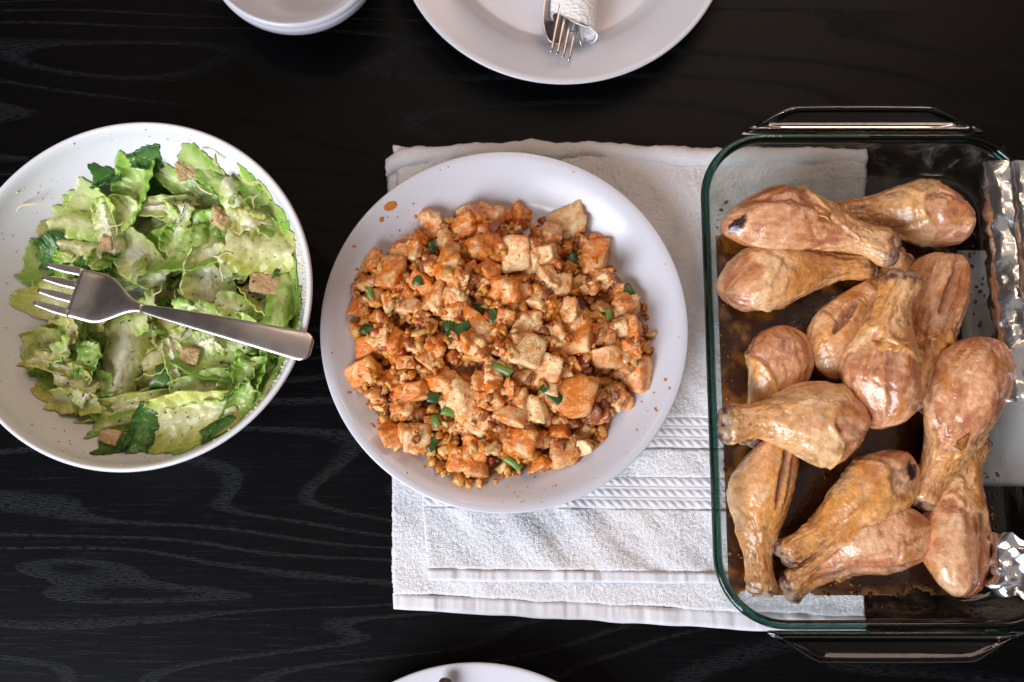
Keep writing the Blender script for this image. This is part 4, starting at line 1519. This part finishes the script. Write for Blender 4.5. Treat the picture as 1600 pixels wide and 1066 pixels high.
    for (zx, zy, s) in spots:
        q = P(*PX(zx, zy), ZT + 0.022)
        lx, ly = q[0] - PC[0], q[1] - PC[1]
        r = math.hypot(lx, ly)
        if r > PR - 0.004:
            continue
        s *= 0.0009
        w = d * np.array([s * (0.8 + 1.6 * rs.rand() ** 2), s, min(0.00022, s * 0.35)])
        w = w @ rotm(0, 0, rs.uniform(0, 6)).T
        w[:, 2] += PLATE_H(np.hypot(lx + w[:, 0], ly + w[:, 1])) + 0.0001
        Vs.append(w + np.array([lx, ly, 0])); Fs.append(f + k); k += len(d)
    o = obj('oil_splashes', mesh_np('oil_splashes', np.concatenate(Vs), np.concatenate(Fs)), M_OIL, loc=(PC[0], PC[1], ZP))
    tag(o, 'small orange oil splashes dotted on the rim of the tofu plate', 'splashes', kind='stuff')


M_CHIVE2 = mat_plain('green_onion_pale', (0.07, 0.16, 0.02), (0.22, 0.34, 0.07), 220, 0.3, sss=0.05)
M_OILPOOL, _nt, _b = new_mat('clear_orange_oil')
_b.inputs['Base Color'].default_value = (0.55, 0.30, 0.07, 1)
_b.inputs['Roughness'].default_value = 0.08
_b.inputs['Alpha'].default_value = 0.42
M_BROWNMEAT = mat_plain('fried_meat', (0.10, 0.022, 0.010), (0.46, 0.15, 0.055), 2.2, 0.25, 0.55, 0.5)
make_tofu()

# ------------------------------------------------------------------ salad
LC_ = {'pale': ((0.76, 0.82, 0.40), (0.46, 0.64, 0.11)), 'yellow': ((0.82, 0.80, 0.40), (0.58, 0.62, 0.10)), 'bright': ((0.62, 0.76, 0.25), (0.25, 0.50, 0.035)), 'mid': ((0.50, 0.62, 0.19), (0.21, 0.40, 0.04)),
       'dark': ((0.10, 0.24, 0.04), (0.028, 0.11, 0.014)), 'rib': ((0.90, 0.89, 0.62), (0.58, 0.66, 0.16)), 'tan': ((0.76, 0.70, 0.32), (0.54, 0.52, 0.11))}


def leaf(seed, L, W, kind, curl=0.3, ruffle=1.0, rib=0.0, bendl=0.0):
    rs = np.random.RandomState(seed)
    nu, nv = 46, 34
    u, v = np.linspace(-1, 1, nu), np.linspace(-1, 1, nv)
    U, V = np.meshgrid(u, v, indexing='ij')
    ph = rs.uniform(0, 6.28, 8)
    e1 = 1 + 0.10 * np.sin(2.2 * U + ph[0]) + 0.04 * np.sin(7 * U + ph[1]) + 0.018 * np.sin(17 * U + ph[2])
    e2 = 1 + 0.10 * np.sin(2.0 * V + ph[3]) + 0.04 * np.sin(6 * V + ph[4]) + 0.02 * np.sin(15 * V + ph[5])
    # corners cut off so that no piece is a plain rectangle
    cr = 1 - 0.22 * (np.abs(U) ** 3) * (np.abs(V) ** 1.0)
    X = 0.5 * L * U * e2 * (1 - 0.12 * V * V * math.cos(ph[6]))
    Y = 0.5 * W * V * e1 * cr * (1 + 0.18 * U * math.sin(ph[7]))
    p = np.stack([X * 60, Y * 60, 0 * X], -1).reshape(-1, 3) + seed * 3.7
    n1 = fbm(p, seed, 3).reshape(U.shape)
    n2 = fbm(p * 3.1, seed + 1, 3).reshape(U.shape)
    av = np.abs(V)
    Z = curl * W * 0.5 * (V ** 2) + bendl * L * 0.5 * U ** 2 + 0.10 * min(L, W) * n1
    Z += ruffle * 0.0022 * av ** 1.6 * (np.sin(U * 9 + ph[1] + 2 * n1) + 0.7 * np.sin(U * 17 + ph[2] + 3 * V)) + 0.0016 * n2
    # blistered ground between veins
    vein = np.abs(((U * 3.2 + av * 1.6) % 1.0) - 0.5) * 2
    vn = smooth(0.78, 1.0, vein)
    Z += -0.0007 * ruffle * vn * smooth(0.05, 0.3, av)
    ribp = np.exp(-((V - 0.12 * math.sin(ph[3])) / (0.16 + 0.12 * rib)) ** 2)
    th = 0.00055 + rib * 0.0026 * ribp * (1 - 0.25 * U)
    Z += rib * 0.0003 * ribp * np.sin(V * 40)
    c1, c2 = np.array(LC_[kind][0]), np.array(LC_[kind][1])
    m = np.clip(smooth(0.0, 0.95, av + 0.35 * n1) * 0.9 + 0.2 * n2, 0, 1)
    c = lerp(c1, c2, m)
    if rib > 0:
        c = lerp(c, np.array([0.90, 0.87, 0.62]), np.clip(ribp * 1.15, 0, 1) * min(1.0, rib))
    c = lerp(c, c1 * 1.12, vn * 0.7)
    c = lerp(c, c * 0.72, smooth(0.15, 0.5, n1) * 0.45)
    # bruised, browned cut edges and specks of pepper
    ed = smooth(0.93, 1.0, np.abs(U)) * smooth(0.1, 0.4, n2 + 0.2)
    c = lerp(c, np.array([0.30, 0.17, 0.06]), ed * (0.5 if kind in ('rib', 'tan', 'yellow') else 0.15))
    P0 = np.stack([X, Y, Z], -1)
    du = np.gradient(P0, axis=0); dv = np.gradient(P0, axis=1)
    nr = np.cross(du, dv); nr /= np.linalg.norm(nr, axis=2, keepdims=True) + 1e-12
    A_, B_ = (P0 + nr * th[..., None]).reshape(-1, 3), (P0 - nr * th[..., None]).reshape(-1, 3)
    n = nu * nv
    f = grid_faces(nu, nv)
    ring = np.concatenate([np.arange(nu) * nv, (nu - 1) * nv + np.arange(1, nv), np.arange(nu - 1)[::-1] * nv + nv - 1, np.arange(1, nv - 1)[::-1]])
    r2 = np.roll(ring, -1)
    Vt = np.concatenate([A_, B_])
    Ft = np.concatenate([f, f[:, ::-1] + n, np.stack([ring, ring + n, r2 + n, r2], 1)])
    return Vt, Ft, np.concatenate([c.reshape(-1, 3)] * 2)


LAB = {'pale': 'pale green ruffled lettuce piece in the salad', 'yellow': 'yellow green crinkled lettuce piece in the salad', 'bright': 'bright green frilly lettuce piece in the salad', 'mid': 'mid green lettuce strip in the salad',
       'dark': 'dark green lettuce leaf piece in the salad', 'rib': 'whitish crisp lettuce rib piece in the salad', 'tan': 'yellowish tan wilted lettuce piece in the salad'}


def make_salad():
    rs = np.random.RandomState(77)

    def h0(X, Y):
        r = np.hypot(X, Y)
        return np.where(r < SR - 0.004, SALAD_H(np.minimum(r, SR)) + 0.0004, 0.5)
    hp = Heap(SCN, SR + 0.01, h0, 0.0015)
    zoom = lambda x, y: (x / 1.87, 180 + y / 1.87)
    SZ = 0.058

    def put(seed, x, y, L, W, kind, rot, q=70, curl=0.3, ruffle=1.0, rib=0.0, bendl=0.0, tilt=(0, 0), sink=0.0, lab=None):
        V, F, c = leaf(seed, L, W, kind, curl, ruffle, rib, bendl)
        eul = (tilt[0], tilt[1], rot)
        w = V @ rotm(*eul).T
        # stay inside the bowl
        for it in range(20):
            r = np.hypot(w[:, 0] + x - SCN[0], w[:, 1] + y - SCN[1])
            lim = SR - 0.006 - 0.013 * smooth(0.1, 0.8, -(w[:, 0] + x - SCN[0]) / r)
            if (r - lim).max() < 0:
                break
            k = int(np.argmax(r - lim))
            ex = r[k] - lim[k] + 0.0005
            x -= (w[k, 0] + x - SCN[0]) / r[k] * ex
            y -= (w[k, 1] + y - SCN[1]) / r[k] * ex
        z = hp.drop(w, x, y, q, sink)
        # the piece bends where it meets the wall of the bowl
        wx, wy, wz = w[:, 0] + x - SCN[0], w[:, 1] + y - SCN[1], w[:, 2] + z
        r = np.hypot(wx, wy) + 1e-9
        rc = np.minimum(r, SR - 0.0070 - 0.011 * smooth(0.1, 0.8, -wx / r))
        n_half = len(w) // 2
        lift = np.where(np.arange(len(w)) < n_half, 0.0016, 0.0009)
        wz = np.maximum(wz, SALAD_H(rc) + 0.0004 + lift)
        w = np.stack([wx / r * rc + SCN[0] - x, wy / r * rc + SCN[1] - y, wz - z], 1)
        o = obj('lettuce_piece', mesh_np('lettuce_piece', w, F, c), M_LEAF, loc=(x, y, z))
        tag(o, lab or LAB[kind], 'lettuce', 'lettuce pieces in the salad bowl')
        return z

    kinds = ['mid', 'dark', 'yellow', 'pale', 'mid', 'bright', 'tan']
    off = P(258, 480, 0.05)[:2]
    for i in range(84):
        a, rd = rs.uniform(0, 6.28), math.sqrt(rs.rand()) * 0.088
        put(1000 + i, off[0] + rd * math.cos(a), off[1] + rd * math.sin(a), rs.uniform(0.030, 0.052), rs.uniform(0.022, 0.036), kinds[rs.randint(7)], rs.uniform(0, 6.28), 55, rs.uniform(-0.3, 0.5), 1.1, 0.0, rs.uniform(-0.2, 0.3), (rs.uniform(-.45, .45), rs.uniform(-.45, .45)), 0.002)
    #  x, y, w, h, rot, kind, rib, curl, tilt
    keyed = [(100, 290, 100, 45, 0, 'tan', 0, .2), (120, 800, 140, 110, -20, 'tan', .2, .2), (140, 720, 140, 50, -15, 'tan', .4, .2), (110, 510, 110, 165, 80, 'yellow', .1, .15), (230, 770, 90, 70, 0, 'mid', 0, .3),
             (320, 960, 110, 60, 10, 'dark', 0, .3), (820, 500, 210, 70, 85, 'bright', 0, .5), (790, 680, 120, 70, 80, 'mid', 0, .4), (690, 560, 130, 70, -20, 'pale', .3, .2), (760, 420, 130, 70, -60, 'dark', 0, .3),
             (800, 620, 110, 60, 60, 'bright', 0, .5), (690, 850, 130, 60, 50, 'mid', 0, .4), (660, 950, 110, 50, 30, 'dark', 0, .4),
             (280, 150, 95, 65, 5, 'dark', 0, .3), (410, 115, 100, 55, 10, 'dark', 0, .3), (610, 160, 190, 60, -42, 'mid', .1, .3), (770, 270, 120, 80, -55, 'pale', .3, .3),
             (185, 195, 150, 130, -60, 'pale', 0, .5), (215, 280, 190, 85, -8, 'pale', .1, .3), (360, 185, 150, 105, 70, 'bright', 0, .4), (520, 185, 190, 65, -35, 'mid', .2, .3), (430, 275, 150, 60, 0, 'pale', 0, .3),
             (450, 235, 175, 55, 5, 'rib', 1, .4), (310, 262, 110, 90, 20, 'pale', .2, .2), (200, 360, 110, 65, -5, 'yellow', .4, .4), (110, 370, 115, 105, 20, 'dark', 0, .25), (200, 405, 60, 35, 0, 'dark', 0, .2),
             (700, 255, 160, 85, -55, 'rib', .5, .5), (350, 370, 170, 110, -42, 'rib', .7, .35), (520, 360, 240, 150, 12, 'bright', .25, .35), (755, 375, 185, 130, -10, 'yellow', .15, .2),
             (580, 455, 165, 115, 92, 'rib', .8, .45), (490, 490, 100, 45, 80, 'pale', .3, .5), (235, 610, 180, 120, 10, 'mid', .2, .3), (160, 640, 130, 40, -65, 'bright', 0, .3),
             (430, 645, 165, 150, 35, 'yellow', .6, .35), (310, 705, 180, 105, 80, 'rib', .8, .55), (640, 690, 230, 150, -20, 'bright', .1, .35), (720, 760, 110, 80, 80, 'bright', 0, .4),
             (470, 775, 140, 115, -10, 'dark', .15, .3), (590, 795, 180, 85, 12, 'pale', .3, .5), (340, 835, 210, 60, 8, 'yellow', .5, .4), (350, 880, 200, 50, 12, 'mid', .3, .4), (560, 880, 150, 60, 20, 'yellow', 0, .3), (580, 915, 200, 125, 12, 'yellow', .35, .3),
             (400, 910, 150, 100, 75, 'dark', 0, .3), (230, 715, 100, 70, 70, 'mid', 0, .4), (560, 560, 120, 60, 0, 'mid', 0, .3), (320, 590, 120, 70, 20, 'pale', .1, .3), (640, 590, 150, 60, -20, 'pale', .1, .3), (760, 180, 100, 50, -50, 'bright', 0, .4)]
    LABS = {(110, 370): 'dark green smooth leaf just beyond the fork tines against the bowl wall', (110, 510): 'yellow green leaf piece lying under the fork tines', (185, 195): 'tall folded pale leaf standing against the far bowl wall', (450, 235): 'pale crisp rib stick lying across the far side of the salad',
            (520, 360): 'largest bright green frilly leaf beyond the fork neck', (755, 375): 'broad flat yellow green leaf beyond the largest crouton', (580, 455): 'upright whitish rib piece between the largest crouton and the fork neck', (430, 645): 'crinkled yellow leaf with fanned white rib just below the fork neck',
            (310, 705): 'rolled whitish rib piece with browned inside below the fork head', (640, 690): 'broad bright green frilly leaf below the fork handle', (470, 775): 'dark bluish green leaf below the small golden crouton', (580, 915): 'ribbed yellow green leaf at the near side of the salad',
            (400, 910): 'pointed dark green leaf standing at the near side of the salad', (350, 370): 'whitish ribbed leaf leaning beyond the fork head', (235, 610): 'mid green smooth leaf just below the fork head'}
    for i, (zx, zy, w, h_, rot, kind, rib, curl) in enumerate(keyed):
        q = P(*zoom(zx, zy), SZ + 0.006)
        mpp = (CAM[2] - SZ) / FPX / 1.87
        put(2000 + i, q[0], q[1], w * mpp * (0.98 if kind == 'dark' else 1.24), h_ * mpp * (0.98 if kind == 'dark' else 1.24), kind, math.radians(rot), 72, curl * (-1 if (i % 3 == 0) else 1) * 1.25, 0.45, rib, 0.16 * math.sin(i * 1.7), (0.36 * math.sin(i * 2.3), 0.32 * math.cos(i * 3.1)), 0.0010, LABS.get((zx, zy)))
    # smaller chopped pieces on top
    kk = ['pale', 'yellow', 'rib', 'bright', 'rib', 'mid', 'pale', 'tan']
    for i in range(20):
        a, rd = rs.uniform(0, 6.28), math.sqrt(rs.rand()) * 0.090
        kd = kk[i % 8]
        put(3000 + i, off[0] - 0.004 + rd * math.cos(a), off[1] + rd * math.sin(a), rs.uniform(0.020, 0.036), rs.uniform(0.013, 0.021), kd, rs.uniform(0, 6.28), 66, rs.uniform(-0.7, 0.9), 0.7, 0.8 if kd == 'rib' else 0.15, rs.uniform(-0.25, 0.3), (rs.uniform(-.6, .6), rs.uniform(-.6, .6)), 0.0015, 'small chopped ' + LAB[kd].replace(' piece', ' bit').replace(' strip', ' bit') + ' top layer')
    # croutons
    for i, (zx, zy, w, h_, rot) in enumerate([(510, 130, 66, 60, -15), (612, 262, 62, 62, 20), (742, 470, 112, 66, 5), (520, 688, 56, 52, 0), (285, 935, 60, 50, 20), (262, 342, 42, 52, 10)]):
        q = P(*zoom(zx, zy), SZ + 0.014)
        mpp = (CAM[2] - SZ) / FPX / 1.87
        v, f = chunk(900 + i, (w * mpp / 2, h_ * mpp / 2, min(w, h_) * mpp / 2 * 0.85), 3, 5, 11, 0.17, 0.16)
        eul = (rs.uniform(-.3, .3), rs.uniform(-.3, .3), math.radians(-rot))
        wv = v @ rotm(*eul).T
        z = hp.drop(wv, q[0], q[1], 60, 0.002)
        o = obj('crouton', mesh_np('crouton', v, f), M_CROUT, loc=(q[0], q[1], z), rot=eul)
        labs = ['toasted crouton at the far side of the salad beside a dark leaf', 'browned crouton tucked beside a pale curved lettuce strip', 'large crumb coated crouton below the flat yellow green leaf', 'small golden crouton under the middle of the fork handle', 'brown crouton half buried at the near side of the salad', 'small dark crouton just beyond the fork tines']
        tag(o, labs[i], 'crouton', 'croutons in the salad')
    # shreds of cheese
    for i, (zx, zy, ln, rot) in enumerate([(70, 250, 90, 30), (570, 190, 120, -35), (455, 490, 60, -50), (640, 400, 60, 5), (640, 445, 70, 85), (620, 105, 80, -20), (300, 300, 60, 40), (520, 600, 50, 20), (420, 480, 50, 60), (690, 610, 70, -30), (460, 860, 50, 20), (740, 240, 60, 70)]):
        q = P(*zoom(zx, zy), SZ + 0.012)
        mpp = (CAM[2] - SZ) / FPX / 1.87
        L = ln * mpp
        st = [(-L / 2 + L * k / 9, 0.0015 * math.sin(k * 0.7 + i), 0.0010 * math.sin(k * 0.5), 0.0008 * (1 - 0.5 * abs(k - 4.5) / 4.5), 0.0006) for k in range(10)]
        me = loft('cheese_shred', st, 8, 2.4)
        vv = np.array([v.co[:] for v in me.vertices])
        eul = (0, 0, math.radians(rot))
        w = vv @ rotm(*eul).T
        z = hp.drop(w, q[0], q[1], 90, 0.0)
        o = obj('cheese_shred', me, M_CHEESE, loc=(q[0], q[1], z), rot=eul)
        tag(o, 'thin cream shred of cheese lying on the salad', 'cheese', 'cheese shreds on the salad')
    # pepper and herb specks on salad and on the bowl's inner wall
    d, f = ico(1)
    Vs, Fs, k = [], [], 0
    for i in range(330):
        if i < 230:
            a, rd = rs.uniform(0, 6.28), math.sqrt(rs.rand()) * 0.09
            x, y = off[0] + rd * math.cos(a), off[1] + rd * math.sin(a)
            z = hp.at(x, y)
        else:
            a, r_ = rs.uniform(1.7, 5.2), rs.uniform(0.080, SR - 0.010)
            x, y = SCN[0] + r_ * math.cos(a), SCN[1] + r_ * math.sin(a)
            z = hp.at(x, y)
        if z > 0.2:
            continue
        s = 0.0003 + 0.0008 * rs.rand() ** 3 if i < 230 else rs.uniform(0.00025, 0.00055)
        w = d * s * np.array([1.3, 0.8, 0.6])
        Vs.append(w + np.array([x - SCN[0], y - SCN[1], z + s * 0.3])); Fs.append(f + k); k += len(d)
    o = obj('herb_specks', mesh_np('herb_specks', np.concatenate(Vs), np.concatenate(Fs)), M_HERB, loc=(SCN[0], SCN[1], 0))
    tag(o, 'dark pepper and herb specks over the salad and bowl wall', 'pepper', kind='stuff')
    # grated cheese crumbs along the rim on the near side
    Vs, Fs, k = [], [], 0
    for i in range(240):
        a = rs.uniform(-0.95, 0.35) if i < 170 else rs.uniform(0, 6.28)
        r_ = SR - rs.uniform(0.0045, 0.012)
        x, y = SCN[0] + r_ * math.cos(a), SCN[1] + r_ * math.sin(a)
        s = rs.uniform(0.0004, 0.0011)
        w = d * s * np.array([1.2, 0.9, 0.8])
        Vs.append(w + np.array([x - SCN[0], y - SCN[1], SALAD_H(r_) + 0.0004 + s * 0.4])); Fs.append(f + k); k += len(d)
    o = obj('cheese_crumbs', mesh_np('cheese_crumbs', np.concatenate(Vs), np.concatenate(Fs)), M_CHEESE, loc=(SCN[0], SCN[1], 0))
    tag(o, 'fine grated cheese crumbs stuck along the inside of the salad bowl rim', 'cheese', kind='stuff')
    return hp


M_CHEESE = mat_plain('grated_cheese', (0.66, 0.56, 0.30), (0.74, 0.66, 0.42), 200, 0.5, 0.4, 0.3, 0.1)
hp = make_salad()

f_ = thing('serving_fork', 'large steel fork lying across the salad with its handle on the bowl rim', 'fork')
fork_parts(f_, 0.195, 0.0182, 0.074, 0.0245, 0.0102, 0.004)
hd = [hp.at(*P(x, y, 0.07)[:2]) for x, y in ((90, 450), (120, 440), (150, 450), (180, 460), (210, 470), (240, 475))]
print('SALAD TOP', hd, hp.H[hp.H < 0.3].max())
tipw, tailw = P(68, 446, max(0.060, min(0.074, np.median(hd) - 0.0035))), P(489, 545, SH + 0.004)
orient(f_, tipw, tailw, 0.0)
